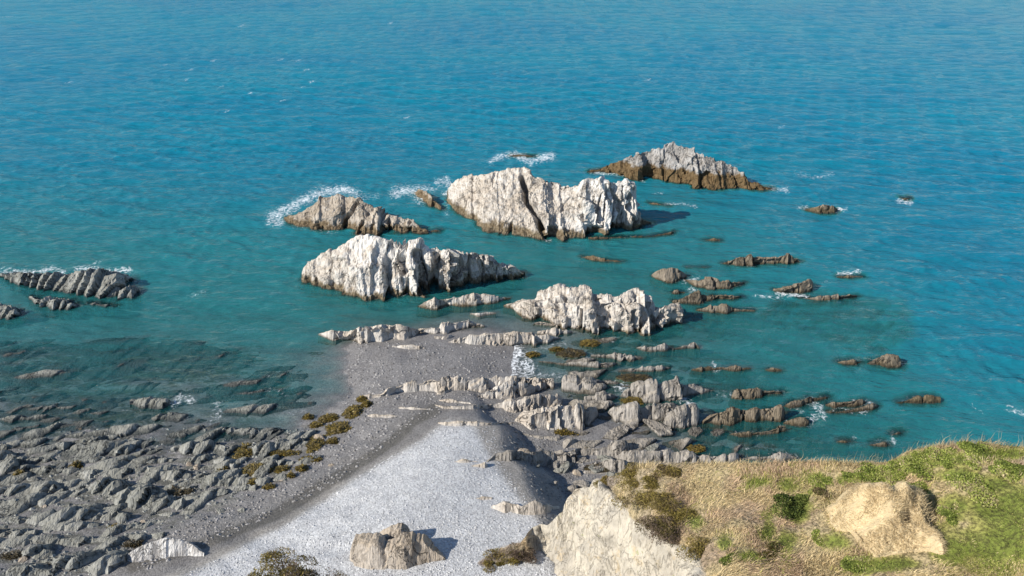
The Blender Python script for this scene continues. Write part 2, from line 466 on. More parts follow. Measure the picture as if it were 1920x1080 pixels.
GX, GY = np.meshgrid(gx, gy, indexing='ij')
GZ = ground(GX, GY)
def ground_grid(X, Y):
    X = np.clip(X, gx[1], gx[-2]); Y = np.clip(Y, gy[1], gy[-2])
    i = np.searchsorted(gx, X) - 1; j = np.searchsorted(gy, Y) - 1
    a = (X - gx[i]) / (gx[i + 1] - gx[i]); c = (Y - gy[j]) / (gy[j + 1] - gy[j])
    return (GZ[i, j] * (1 - a) + GZ[i + 1, j] * a) * (1 - c) + (GZ[i, j + 1] * (1 - a) + GZ[i + 1, j + 1] * a) * c
GROUND_FN[0] = ground_grid
V = np.stack([GX, GY, GZ], -1).reshape(-1, 3)
me = mesh_np("ground", V, grid_faces(len(gx), len(gy)), True)
PX, PY = to_px(V[:, 0], V[:, 1], V[:, 2])
wob = 9 * fbm(V[:, 0] * .25, V[:, 1] * .25, 0, 4, 41)
dry = poly_mask(PX + wob, PY + wob * .6, [(838, 792), (805, 813), (703, 875), (604, 944), (520, 995), (400, 1053), (200, 1150), (150, 1400), (1200, 1400), (1030, 1000), (975, 940), (945, 900), (915, 850), (890, 800)], 9)
half = poly_mask(PX + wob, PY + wob * .6, [(838, 785), (700, 870), (500, 990), (240, 1110), (240, 1300), (1300, 1300), (1040, 1000), (1000, 930), (985, 880), (945, 840), (935, 795)], 8)
db, _ = seg_dist(PX + wob * .5, PY, np.array([815, 783, 739, 699, 619, 509, 400, 250.]), np.array([768, 786, 824, 853, 903, 968, 1013, 1060.]))
dark = smooth(15, 6, db + 5 * fbm(V[:, 0] * .5, V[:, 1] * .5, 0, 4, 43)) + .35 * smooth(34, 20, db)
weed = np.zeros(len(V))
for zn, x, y, rx, ry, s in [('R5', 900, 570, 560, 140, 1.0), ('R5', 500, 740, 600, 60, .8), ('R5', 250, 620, 480, 150, .9), ('R9', 300, 480, 300, 60, .7), ('R9', 550, 790, 420, 60, .7), ('R9', 100, 900, 300, 60, .5), ('R5', 1480, 720, 150, 50, .8), ('R5', 500, 850, 560, 90, .8), ('R9', 750, 480, 420, 90, 1), ('R9', 900, 740, 330, 70, .9), ('R9', 350, 620, 330, 40, .8),
                            ('R9', 1350, 990, 260, 80, .9), ('R9', 850, 520, 300, 60, .8), ('R9', 100, 200, 200, 30, .9), ('R10', 300, 650, 420, 90, .6), ('R2', 1000, 750, 200, 30, .8), ('R2', 1000, 670, 140, 24, .6), ('R10', 600, 130, 200, 30, .6), ('R10', 700, 545, 90, 14, .7), ('R10', 700, 690, 90, 14, .6), ('R1', 700, 200, 300, 50, .5), ('R9', 700, 1010, 500, 60, .5),
                            ('R5', 1060, 180, 70, 26, .9), ('R5', 1680, 520, 60, 14, .8), ('R1', 130, 400, 130, 40, .8)]:
    c = zp(zn, [(x, y)])[0]; sc = ZOOM[zn][2]
    weed = np.maximum(weed, s * np.exp(-(((PX - c[0]) / (rx / sc)) ** 2 + ((PY - c[1]) / (ry / sc)) ** 2) ** 1.5))
reefm = poly_mask(PX + wob, PY, [(-400, 730), (300, 735), (520, 795), (600, 805), (560, 880), (420, 955), (280, 1005), (150, 1110), (-400, 1110)], 18)
for nm, arr in (("dry", dry), ("half", half), ("dark", dark), ("weed", weed), ("reef", reefm)): attr(me, nm, arr)
m = NT("shingle_and_seabed"); p = m.pos()
n1, n2, n3 = m.noise(p, .5, 5), m.noise(p, 2.6, 5, .7), m.noise(p, 7, 3, .7)
peb = m.voro(p, 7.0, 'F1'); pebc = m.n("ShaderNodeTexVoronoi"); m.put(pebc.inputs["Vector"], p); pebc.inputs["Scale"].default_value = 7.0
peb2 = m.voro(p, 16.0, 'F1')
hsv = m.n("ShaderNodeSeparateColor"); m.put(hsv.inputs[0], pebc.outputs["Color"])
wet = m.mix(m.ramp(n1, .3, .7), (.165, .158, .155), (.215, .207, .202))
c = m.mix(m.att("half"), wet, (.25, .237, .22))
c = m.mix(m.att("dry"), c, m.mix(m.ramp(n1, .35, .7), (.385, .39, .40), (.47, .475, .48)))
c = m.mix(m.math('MULTIPLY', m.att("dark"), .8), c, (.10, .094, .085))
c = m.mix(m.math('MULTIPLY', m.att("reef"), m.ramp(m.noise(m.scaled(p, (.5, 1.1, 1)), 1.1, 5, .7), .42, .60, 0, .9)), c, (.10, .10, .085))
tone = m.math('ADD', .72, m.math('MULTIPLY', hsv.outputs[0], .46))
c = m.mix(1.0, c, m.n("ShaderNodeCombineColor").outputs[0], 'MIX') if False else c
br = m.n("ShaderNodeVectorMath", operation='SCALE'); m.put(br.inputs[0], c); m.put(br.inputs["Scale"], m.math('ADD', tone, m.math('MULTIPLY', m.math('SUBTRACT', n3, .5), .4)))
wn_ = m.noise(m.scaled(p, (.42, 1.1, .5), (0, 0, .18)), 1.0, 9, .80, 1.0)
wm = m.ramp(m.math('ADD', wn_, m.math('MULTIPLY', m.math('SUBTRACT', m.att("weed"), .5), .24)), .47, .60)
sz = m.n("ShaderNodeSeparateXYZ"); m.put(sz.inputs[0], p)
wm = m.math('MULTIPLY', wm, m.ramp(sz.outputs[2], -.25, .05, 1, 0))
fin = m.mix(wm, br.outputs[0], m.mix(m.ramp(n2, .35, .65), (.016, .02, .018), (.085, .08, .05)))
hh = m.math('ADD', m.math('MULTIPLY', peb, -1.0), m.math('ADD', m.math('MULTIPLY', peb2, -.5), n2))
gmat = m.done(m.principled(fin, m.math('ADD', .6, m.math('MULTIPLY', m.att("half"), .3)), m.bump(hh, .6, .05), .25))
tag(link("ground", me, gmat), "grey shingle beach running down to the seabed", None, None, "structure")

# ------------------------------------------------------------------ bare tilted strata of the shore platform, standing out of sand and shallows
def platform(label, x0, x1, y0, y1, step, strike, poly, soft, amp, seed, lift, floor=-99):
    ax_, ay_ = np.arange(x0, x1, step), np.arange(y0, y1, step)
    X, Y = np.meshgrid(ax_, ay_, indexing='ij'); G = ground_grid(X, Y)
    c, s = math.cos(strike), math.sin(strike)
    wx = 1.5 * fbm(X * .13, Y * .13, 0, 3, seed); U = X * c + Y * s + wx; Vv = -X * s + Y * c + wx * .9 + .35 * fbm(X * .5, Y * .5, 0, 3, seed + 1)
    # beds: each a ramp that rises away from the shore and breaks off
    shp = Vv.shape
    fr, a1, a2, ed = [q.reshape(shp) for q in joints(Vv.ravel(), .9, 3.0, seed + 2)]
    Uj = U + 5.7 * a1 - .9 * Vv
    f2, b1, b2, e2 = [q.reshape(shp) for q in joints(Uj.ravel(), .8, 3.4, seed + 3)]
    bed = amp * (.35 + .8 * a2) * (np.minimum(fr * 1.5, 1) * np.clip((1 - fr) * 7, 0, 1))
    fin = amp * .75 * (f2 - .35) * b2 * np.clip((1 - f2) * 8, 0, 1)
    blk = amp * .55 * b1
    msk = poly_mask(*to_px(X, Y, G), poly, soft)
    Z = np.maximum(G, floor * msk - 9 * (1 - msk)) - .34 + lift + (bed + fin + blk + .30 * fbm(X * .22, Y * .45, 0, 3, seed + 4) + .10 * fbm(X * 1.4, Y * 1.4, 0, 3, seed + 5)) * msk - .9 * (1 - msk)
    me = mesh_np("rock_platform", np.stack([X, Y, Z], -1).reshape(-1, 3), grid_faces(len(ax_), len(ay_)))
    ROCK_V.append(np.stack([X, Y, Z], -1).reshape(-1, 3)[((Z > G) & (Z < .3) & (Z > -2.5)).ravel()])
    o = link("rock_platform", me, M_REEF if strike > .1 else M_GREY); o["tide"] = .1
    tag(o, label, None, None, "structure")
ROCK_V = []
platform("bare slate platform of tilted beds under the crowded reef", -62, -9, 40, 88, .17, .24, [(-400, 738), (120, 735), (330, 770), (520, 800), (612, 800), (600, 830), (545, 880), (440, 950), (290, 990), (240, 1060), (150, 1130), (-400, 1130)], 14, .62, 501, .02)
platform("sunken slate platform of tilted beds in the shallows off the reef", -66, -10, 56, 86, .20, .20, [(-400, 610), (120, 625), (330, 618), (470, 650), (590, 680), (600, 765), (520, 800), (330, 775), (-400, 745)], 30, .62, 551, .02, -.62)
platform("sunken slate platform under the outer ledges", 12, 62, 56, 96, .26, .0, [(1230, 560), (1500, 545), (1700, 590), (1750, 700), (1640, 760), (1480, 700), (1250, 640)], 60, .80, 651, .02, -1.25)
platform("bare slate platform of tilted beds running into the sea past the hollow", -1, 48, 50, 96, .19, .0, [(1040, 640), (1180, 620), (1500, 690), (1660, 760), (1640, 850), (1400, 880), (1180, 890), (1060, 900), (1010, 870), (1050, 830), (1060, 790), (1060, 740)], 20, .72, 601, -.02)
# ------------------------------------------------------------------ sea stacks
A = rock("sea_stack", "largest pale sea stack split by a dark diagonal cleft", "sea stack", M_PALE, 'R2',
     [(58,345,320,300),(75,400,330,265),(130,440,355,232),(250,510,385,216),(340,532,390,197),(400,541,395,182),(460,550,410,183),(520,565,430,228),(590,578,450,256),
      (615,552,440,262),(700,565,440,270),(790,573,400,242),(815,548,380,243),(860,530,330,245),(900,520,300,258),(960,514,300,266),(1015,508,300,274),(1024,506,330,300),
      (1036,503,440,405),(1060,497,460,430),(1100,490,468,455),(1142,481,479,477)],
     [[(58,44),(600,44),(780,56),(900,76),(1142,70)], [(58,30),(600,30),(760,38),(880,58),(1142,60)]], 'stack', tide=1.15, res=.18, amp=[(58,.34),(560,.38),(720,.6),(850,1.0),(1142,1.0)], white=[(58,0),(620,.1),(760,.5),(860,.85),(1020,.8),(1060,0)],
     carve=[([(450,238),(468,300),(468,350),(505,400),(530,455),(560,520),(590,570)], 19, 2.6), ([(395,480),(385,535)], 12, .8), ([(770,440),(800,530)], 14, .9), ([(870,330),(850,500)], 9, .7),
            ([(905,270),(885,510)], 7, .8), ([(950,275),(930,505)], 6, .7), ([(990,280),(985,505)], 7, .7)])
rock("sea_stack", "pale white sea stack with a dark fluted face beside the clear shallow cove", "sea stack", M_PALE, 'R1',
     [(298,885,872,858),(312,895,850,800),(380,915,840,737),(480,930,830,690),(535,955,830,680),(640,980,800,602),(700,995,790,580),(800,1012,780,588),(880,1018,780,610),(960,992,770,620),
      (1010,987,770,624),(1080,976,780,631),(1180,962,790,655),(1240,962,800,668),(1310,970,760,672),(1350,925,750,676),(1400,918,755,700),(1500,902,757,705),(1580,893,770,720),
      (1640,888,790,750),(1740,880,815,790),(1795,868,835,815),(1812,832,828,822)],
     [[(300,60),(880,68),(1300,84),(1812,86)], [(300,32),(880,46),(1300,76),(1812,80)]], 'stack', tide=.8, res=.18, amp=[(298,.42),(700,.42),(880,.65),(1310,.7),(1812,.7)], white=[(298,.0),(560,.2),(700,.6),(880,.55),(1300,.45),(1360,.2),(1812,.1)],
     carve=[([(930,640),(890,760),(905,1010)], 40, 2.4), ([(1000,640),(985,740),(1010,830)], 34, 1.9), ([(1085,700),(1130,840),(1120,960)], 40, 2.0), ([(1040,830),(1020,980)], 22, 1.0), ([(1215,720),(1200,950)], 34, 1.6),
            ([(1340,690),(1325,930)], 22, .8), ([(1440,720),(1440,905)], 14, .6), ([(1540,730),(1530,900)], 14, .6), ([(1620,760),(1610,890)], 14, .5), ([(1695,790),(1690,882)], 12, .5)])
rock("sea_stack", "low tan sea stack with surf breaking along its seaward side", "sea stack", M_TAN, 'R1',
     [(190,478,465,455),(240,510,480,440),(300,522,480,428),(380,535,470,380),(440,548,450,322),(520,558,440,300),(620,548,420,308),(690,565,440,333),(702,565,450,352),(790,560,470,390),
      (840,568,480,420),(880,575,500,412),(960,562,510,450),(1060,572,520,465),(1110,574,545,520),(1160,562,553,545)],
     [[(190,44),(1160,58)], [(190,28),(1160,42)]], 'stack', tide=.9, res=.2, amp=[(190,.4),(640,.4),(850,.8),(1160,.9)],
     carve=[([(690,345),(650,410),(605,470),(600,545)], 16, 1.0), ([(845,420),(890,490),(905,560)], 34, 1.5), ([(720,490),(700,560)], 18, .8), ([(1040,490),(1040,560)], 16, .6), ([(420,490),(430,540)], 14, .6)])
rock("sea_stack", "grey pyramid sea stack with a broad brown tide band, outermost of all", "sea stack", M_BACK, 'R2',
     [(800,208,205,202),(870,207,200,188),(910,212,190,165),(960,222,190,150),(1010,238,195,125),(1070,252,190,115),(1110,243,180,85),(1200,266,170,55),(1215,268,170,40),(1265,270,170,35),
      (1290,272,175,55),(1390,286,190,85),(1420,291,200,115),(1490,296,205,125),(1540,296,220,150),(1600,301,235,180),(1630,304,250,210),(1650,306,275,250),(1720,309,290,264),(1790,303,300,298)],
     [[(800,62),(1790,66)], [(800,48),(1790,52)]], 'stack', tide=2.5, res=.22, amp=[(800,.6),(1790,.7)])
rock("sea_stack", "broad flat-topped pale rock holding two dark pools on top", "sea stack", M_PALE, 'R2',
     [(355,925,920,915),(420,950,897,888),(480,1008,905,870),(540,1005,915,820),(640,1028,932,822),(730,1040,915,835),(800,1052,925,828),(880,1058,895,825),(960,1061,905,850),(1025,1062,908,838),
      (1060,1046,905,830),(1090,1048,895,850),(1150,1050,898,865),(1165,1049,930,900),(1220,1040,928,918),(1280,1015,928,918),(1302,1000,990,985)],
     [[(355,64),(1300,76)], 16], 'stack', tide=.3, res=.18, back=66, amp=[(355,.5),(1302,.75)], white=[(355,.1),(900,.15),(1302,.0)],
     carve=[([(530,916),(640,926)], 14, .9), ([(650,885),(790,893)], 15, 1.1), ([(985,893),(1045,895)], 12, .9), ([(770,940),(765,1040)], 9, .7), ([(920,930),(930,1050)], 10, .7), ([(1045,920),(1060,1040)], 14, .9), ([(1165,930),(1175,1045)], 12, .7), ([(480,870),(560,880)], 12, .5)])
# ------------------------------------------------------------------ skerries and ledges in the water
GW = "rock ledges breaking the water"
def ledges(mat, zone, rows, **kw):
    for label, stn in rows:
        k = dict(kw)
        g = None
        if isinstance(label, tuple): label, g = label
        nm = k.pop('name', 'rock_ledge'); ct = k.pop('cat', 'rock ledge'); sl = k.pop('slopes', [66])
        rock(nm, label, ct, mat, zone, stn, sl, group=g, **k)
ledges(M_TAN, 'R1', [
    ("small brown rock in surf beside the largest sea stack", [(1070,300,288),(1100,330,276),(1130,352,270),(1165,380,298),(1210,402,345),(1246,413,380),(1252,412,402)]),
    ("tiny brown rock off the end of the low tan stack", [(1180,556,548),(1210,560,537),(1246,556,545)])], tide=1.2, slopes=[52])
ledges(M_PALE, 'R1', [("jagged pale ridge close below the white fluted stack", [(1088,1066,1056),(1140,1074,1030),(1220,1078,1008),(1290,1070,990),(1440,1060,976),(1520,1050,965),(1580,1045,984),(1650,1030,990),(1720,1010,1000)])], tide=.3)
ledges(M_TAN, 'R2', [
    ("thin dark rock spine running out from the foot of the largest stack", [(808,572,545),(900,563,548),(1050,557,543),(1140,555,540),(1200,546,528),(1250,541,517),(1262,526,520)]),
    ("small brown rock awash beyond the thin spine", [(1122,378,372),(1150,385,360),(1195,389,371),(1240,393,388)]),
    ("low hump of tan rock in the open channel before the largest stack", [(765,664,655),(830,682,645),(900,690,660),(982,689,682)]),
    ("small rock almost lost in a ring of surf out at sea", [(385,123,118),(430,125,108),(475,126,112),(525,125,118)]),
    ("faint brown ledge tip awash in the right channel", [(1410,575,568),(1480,578,554),(1505,574,563)])], tide=1.0, slopes=[58])
ledges(M_BROWN, 'R9', [
    ("long brown ledge with square notches, farthest along the submerged ridge", [(515,152,146),(560,157,125),(620,160,112),(690,156,95),(720,152,98),(800,154,100),(865,152,97),(910,147,112),(920,142,138)]),
    ("tiny rock on the submerged ridge between two brown ledges", [(335,169,165),(400,173,160),(440,173,154),(455,169,162)]),
    ("rounded brown boulder rock at the head of the submerged ridge", [(170,217,200),(185,227,185),(230,241,165),(270,241,158),(310,233,170),(345,219,208)]),
    ("brown stepped ledge with a raised square corner", [(330,229,224),(390,264,225),(460,274,215),(495,276,210),(510,276,235),(600,273,230),(640,251,240)]),
    (("small brown rock nub just above the water", GW), [(270,301,285),(300,303,272),(335,299,285)]),
    ("brown ledge of three peaks next to the flat-topped pool rock", [(275,347,335),(340,352,305),(400,347,283),(435,342,295),(490,332,297),(545,337,290),(590,332,300),(625,316,308)]),
    ("low brown wedge tapering to a thin submerged tail", [(390,387,378),(420,392,365),(540,396,352),(560,391,365),(690,389,381)]),
    ("tilted brown slab rock with surf curling round its foot", [(785,287,272),(830,304,255),(930,301,230),(970,286,222),(985,261,240)]),
    ("long low brown ledge just below the tilted slab rock", [(900,326,318),(1000,339,310),(1080,336,300),(1180,326,290),(1210,313,302)]),
    ("ledge barely awash with white surf on its seaward edge", [(1105,217,211),(1160,223,199),(1235,219,208)]),
    ("small twin-peaked brown rock beside the lone boulder in deep water", [(1100,652,645),(1140,662,635),(1200,662,625),(1225,652,640)]),
    ("lone angular brown boulder in deep water, dark on one side", [(1258,657,650),(1290,662,625),(1320,667,605),(1410,667,612),(1432,661,650)]),
    ("brown ledge broken by a splash at its middle", [(368,687,680),(420,697,660),(470,692,655),(485,690,670),(500,690,660),(610,694,660),(672,682,672)]),
    (("small brown rock nub just above the water", GW), [(735,687,680),(780,697,660),(825,692,680)]),
    ("square-cut brown ledge standing clear in green water", [(575,832,820),(600,834,785),(690,832,772),(740,824,780),(815,817,780),(835,802,798)]),
    ("high brown ledge wall with a sheer dark outer end", [(428,967,930),(470,970,900),(550,967,880),(620,952,880),(700,947,875),(770,950,870),(826,951,865),(842,905,890)]),
    ("curving brown ledge beyond the sheer dark end of the ledge wall", [(835,872,868),(870,877,840),(920,870,830),(975,852,815),(1050,832,815),(1060,826,822)]),
    ("brown ledge with fluted side and foam at its outer tip", [(1050,867,858),(1100,880,840),(1180,882,830),(1230,867,822),(1246,852,842)]),
    ("low brown outer shelf awash with streaks of foam", [(1040,902,896),(1150,907,887),(1230,892,872),(1290,892,845),(1312,872,858)]),
    ("low front ledge rising to a dark square end", [(560,1012,1005),(610,1027,995),(720,1020,990),(780,1018,975),(830,1017,950),(850,1012,952)]),
    ("pointed brown rock behind the low front ledge", [(838,962,945),(880,970,925),(910,972,910),(945,972,915),(962,962,935)]),
    (("small brown rock nub awash off the grassy headland", GW), [(1105,1052,1045),(1150,1062,1034),(1170,1052,1045)]),
    (("small brown rock nub awash off the grassy headland", GW), [(1270,1070,1062),(1320,1074,1048),(1350,1074,1042),(1365,1067,1058)]),
    (("small brown rock nub awash off the grassy headland", GW), [(1362,1022,1015),(1400,1020,993),(1420,1017,985),(1437,1007,998)])], tide=.15)
ledges(M_GREY, 'R9', [
    ("low grey ledge in the shallows, pointed at one end", [(90,577,570),(150,597,560),(230,592,545),(265,577,568)]),
    ("grey wedge rock with a pointed top in the shallows", [(275,584,576),(330,577,560),(385,577,535),(410,580,550),(414,577,570)]),
    ("short grey ledge close to the weed in the shallows", [(0,642,600),(60,642,605),(120,632,624)]),
    ("long low grey ledge with fluted side in the shallows", [(0,692,685),(60,697,675),(140,699,660),(230,694,655),(265,677,670)])], tide=.1)
ledges(M_BROWN, 'R10', [
    ("brown rock alone offshore with foam at both tips", [(205,213,207),(255,223,195),(300,223,193),(318,212,205)]),
    ("smallest rock offshore with a white splash around it", [(540,173,169),(555,178,163),(570,173,168)]),
    ("long low brown rock beyond the ledges off the headland", [(520,887,882),(600,884,862),(640,886,853),(675,882,864)])], tide=1.0)
ledges(M_REEF, 'R5', [
    ("long dark green-grey reef rock with surf along its back", [(0,112,95),(60,140,92),(150,165,98),(250,188,100),(330,195,98),(400,200,80),(480,222,76),(550,230,82),(620,220,90),(660,190,98),(678,140,112)]),
    ("rounded lump at the end of the long reef rock", [(612,207,192),(640,227,172),(700,230,172),(732,202,187)]),
    ("smaller dark reef rock inshore of the long reef rock", [(150,222,210),(180,257,225),(260,282,230),(330,292,228),(390,287,255),(412,272,265)]),
    ("dark reef rock lump beside the smaller reef rock", [(-60,330,262),(0,335,255),(40,338,262),(80,332,290),(97,322,315)]),
    ("faint low reef rock barely above the water", [(445,262,255),(500,270,243),(600,273,263)])], tide=.3, style='reef', slopes=[48], name='reef_rock', cat='reef rock')
# ------------------------------------------------------------------ central ledges round the shingle spit
ledges(M_PALE, 'R3', [
    ("pale ridge tapering to a point in the cove at the spit's far edge", [(60,242,234),(120,264,220),(200,287,205),(320,304,190),(400,300,165),(480,302,146),(540,287,155),(630,280,175),(700,257,187),(725,242,205)]),
    ("short pale wall joining the two far ridges of the spit", [(690,242,190),(760,237,178),(840,242,175),(868,227,195)]),
    ("dark fluted ridge with spiky crest at the spit's far edge", [(865,227,180),(900,232,150),(930,234,128),(960,222,150),(1010,214,140),(1060,207,128),(1110,197,145),(1168,190,176)]),
    ("small pale rock on the shingle beneath the dark spiky ridge", [(835,267,240),(880,275,238),(920,272,240),(952,257,238)]),
    ("grey fluted ledge running from the spit into the wash", [(925,292,285),(1000,300,255),(1070,307,235),(1150,302,238),(1250,307,218),(1340,314,220),(1440,307,228),(1600,302,235),(1620,282,245),(1682,267,256)]),
    ("tiny pale rock in the water behind the dark spiky ridge", [(1070,102,95),(1130,127,85),(1180,112,82),(1242,102,93)]),
    ("low pale rock lying alone on the grey spit", [(550,322,315),(600,332,302),(680,337,305),(770,337,315),(782,332,325)]),
    ("row of small pale knobs at the foot of the pool rock", [(1488,172,163),(1510,182,140),(1560,187,135),(1600,187,150),(1652,202,162)]),
    ("low weathered ledge in the shallows before the pool rock", [(1520,242,215),(1580,246,198),(1640,247,190),(1720,247,200),(1752,227,215)])], tide=-.5)
ledges(M_GREY, 'R4', [
    ("long low grey ledge in the wash beyond the spit", [(265,92,87),(370,110,92),(480,120,85),(570,127,80),(605,112,90),(618,102,98)]),
    ("low grey ledge behind the long ledge in the wash", [(500,72,56),(620,82,52),(690,84,62),(722,77,72)])], tide=.05)
ledges(M_PALE, 'S4', [
    ("jagged pale ledge row across the beach with spiky outcrops", [(-20,268,255),(30,270,240),(80,277,235),(160,277,215),(200,275,165),(240,270,148),(300,232,140),(370,224,135),(450,220,112),(490,217,130)]),
    ("pale fluted ledge wall crossing the beach below the spit", [(495,217,140),(580,222,90),(630,227,78),(690,230,100),(700,224,85),(760,197,70),(860,202,68),(960,207,85),(1060,207,88),(1100,200,75),(1220,185,68),(1245,170,75)]),
    ("tan fluted ledge wall with a square end beside the wash", [(1220,200,72),(1300,205,70),(1430,205,70),(1540,210,68),(1650,208,68),(1716,206,68),(1722,200,75)]),
    ("rugged pale outcrop leaning in front of the tan ledge wall", [(1035,267,250),(1100,277,215),(1180,287,150),(1300,277,130),(1400,266,120),(1480,255,128),(1520,235,140),(1548,225,165)])], tide=-.5, slopes=[62])
ledges(M_PALE, 'S4', [
    ("long tan ledge rising to a high smooth block end", [(650,337,326),(730,376,332),(820,376,330),(900,376,330),(1010,372,325),(1100,367,330),(1210,360,310),(1300,378,285),(1390,400,280),(1460,400,265),(1520,397,240),(1700,367,232),(1785,347,238),(1790,310,250)]),
    ("flat white slab lying on the beach behind the long tan ledge", [(690,296,287),(760,308,274),(860,322,278),(960,328,295),(1000,332,320)]),
    ("line of small white stones poking through the shingle", [(325,362,352),(430,377,342),(520,380,345),(612,377,357)]),
    ("thin pale ledge line half buried in the shingle bank", [(680,497,490),(740,517,485),(840,520,475),(960,514,468),(1060,522,478),(1150,517,485),(1250,512,490),(1350,512,478),(1382,498,482)]),
    ("low white slab at the weed edge of the beach", [(40,432,425),(110,446,405),(200,450,410),(310,440,430)])], tide=-.9, slopes=[64], apron=.4)
ledges(M_PALE, 'S4', [("tall fluted pale block ledge with a sheer dark outer end", [(1370,482,472),(1420,502,430),(1500,562,422),(1560,572,395),(1660,574,370),(1760,574,362),(1845,572,360),(1950,566,362),(1958,560,370)])], tide=-.5, slopes=[70], style='block', res=.18, top=1.2)
ledges(M_GREY, 'S5', [
    ("shaded square block behind the tall fluted block ledge", [(252,582,400),(330,562,395),(405,475,395),(415,462,420)]),
    ("broken upper ledge of square blocks standing in shadow", [(80,222,95),(200,218,98),(300,242,105),(398,224,110),(406,217,120)]),
    ("low pale ledge end reaching into the foaming gully", [(400,152,118),(540,162,125),(602,152,142)]),
    ("rounded grey rock in the dark gully", [(285,322,282),(360,312,275),(390,342,265),(450,347,235),(520,332,232),(602,282,275)]),
    ("large rounded grey ledge with deep vertical clefts by the gully", [(612,277,266),(700,292,200),(800,312,165),(900,322,155),(1000,322,170),(1100,312,160),(1185,302,138),(1260,292,160),(1330,272,170),(1420,242,200),(1502,217,210)]),
    ("smooth leaning grey boulder with a rounded left shoulder", [(512,442,422),(560,502,395),(640,542,380),(720,552,372),(790,557,365),(802,490,380)]),
    ("pale-fronted boulder with a long black shaded side", [(800,552,377),(880,534,345),(945,527,337),(972,522,358),(1080,490,362),(1190,420,380)]),
    ("triangular grey boulder with one black side standing in water", [(985,552,546),(1100,572,470),(1225,577,400),(1260,567,385),(1330,542,380),(1370,450,402)])], tide=-.3, style='block', slopes=[66], top=.8)
ledges(M_GREY, 'S5', [
    ("knobbly grey ledge end beside the shaded hollow", [(0,802,790),(110,857,770),(200,862,745),(252,802,747)]),
    ("grey fluted ledge leading from the hollow to the water", [(245,832,760),(300,842,730),(420,847,735),(520,837,715),(640,822,700),(720,802,700),(800,772,720),(862,762,742)]),
    ("long grey block ledge with dark gaps right behind the headland grass", [(560,852,846),(640,885,790),(720,910,775),(780,905,785),(890,905,785),(960,910,775),(1090,910,770),(1130,910,790),(1230,920,790),(1330,920,800),(1450,910,815),(1520,925,815),(1610,915,805),(1700,895,797),(1782,852,812)]),
    ("smooth grey ledge hump between two fluted ledges", [(180,902,890),(250,912,850),(380,892,835),(482,862,842)]),
    ("broad grey rounded rock next to the dark weed below the headland", [(320,942,920),(450,962,860),(560,1002,850),(660,992,870),(702,932,892)]),
    ("crumpled grey rock at the edge of the shaded hollow", [(-30,962,885),(60,962,860),(150,952,870),(202,922,900)])], tide=-.5, slopes=[56])
ledges(M_GREY, 'S6', [("grey ledge showing just over the headland grass with dark end", [(-60,962,956),(100,977,930),(200,990,915),(330,995,885),(430,990,875),(460,970,890),(562,962,942)])], tide=-.2)
ledges(M_GREY, 'S4', [
    ("rough grey ledge crossing the foot of the shingle bank", [(1105,852,838),(1200,835,758),(1350,835,735),(1480,852,740),(1560,882,735),(1700,872,760),(1800,902,740),(1925,882,717)]),
    ("thin broken ledge in the shaded hollow", [(1365,582,570),(1470,612,580),(1600,642,602),(1750,652,612),(1902,602,588)])], tide=-.5, slopes=[54])
ledges(M_PALE, 'S4', [
    ("small pointed stones in a row on the pale shingle", [(815,847,840),(870,852,826),(905,852,810),(960,847,832),(1000,848,825),(1072,850,845)]),
    ("small square-ended stone on the pale shingle", [(925,882,876),(1020,892,862),(1080,898,850),(1112,902,845),(1118,892,862)])], tide=-3, apron=.3)
ledges(M_PALE, 'S7', [
    ("white rounded ledge at the foot of the cliff", [(245,372,352),(330,397,325),(400,422,315),(480,432,335),(570,424,305),(640,414,340),(752,382,352)]),
    ("small flat stone on the shingle near the cliff", [(130,302,290),(180,312,272),(252,302,290)])], tide=-3, apron=.4)
ledges(M_TAN, 'R7', [
    ("big cream block outcrop alone on the shingle casting a long shadow", [(700,745,700),(715,777,655),(760,782,650),(840,786,658),(880,787,690),(985,787,668),(1040,774,640),(1080,767,640),(1130,754,690),(1192,744,732)]),
    ("dark peaked rock rising behind the big cream block", [(832,702,640),(870,715,622),(900,720,606),(945,712,590),(990,700,598),(1004,690,622)])], tide=-9, style='block', slopes=[60], res=.14, top=1.0, amp=[(700,.45),(1200,.6)])
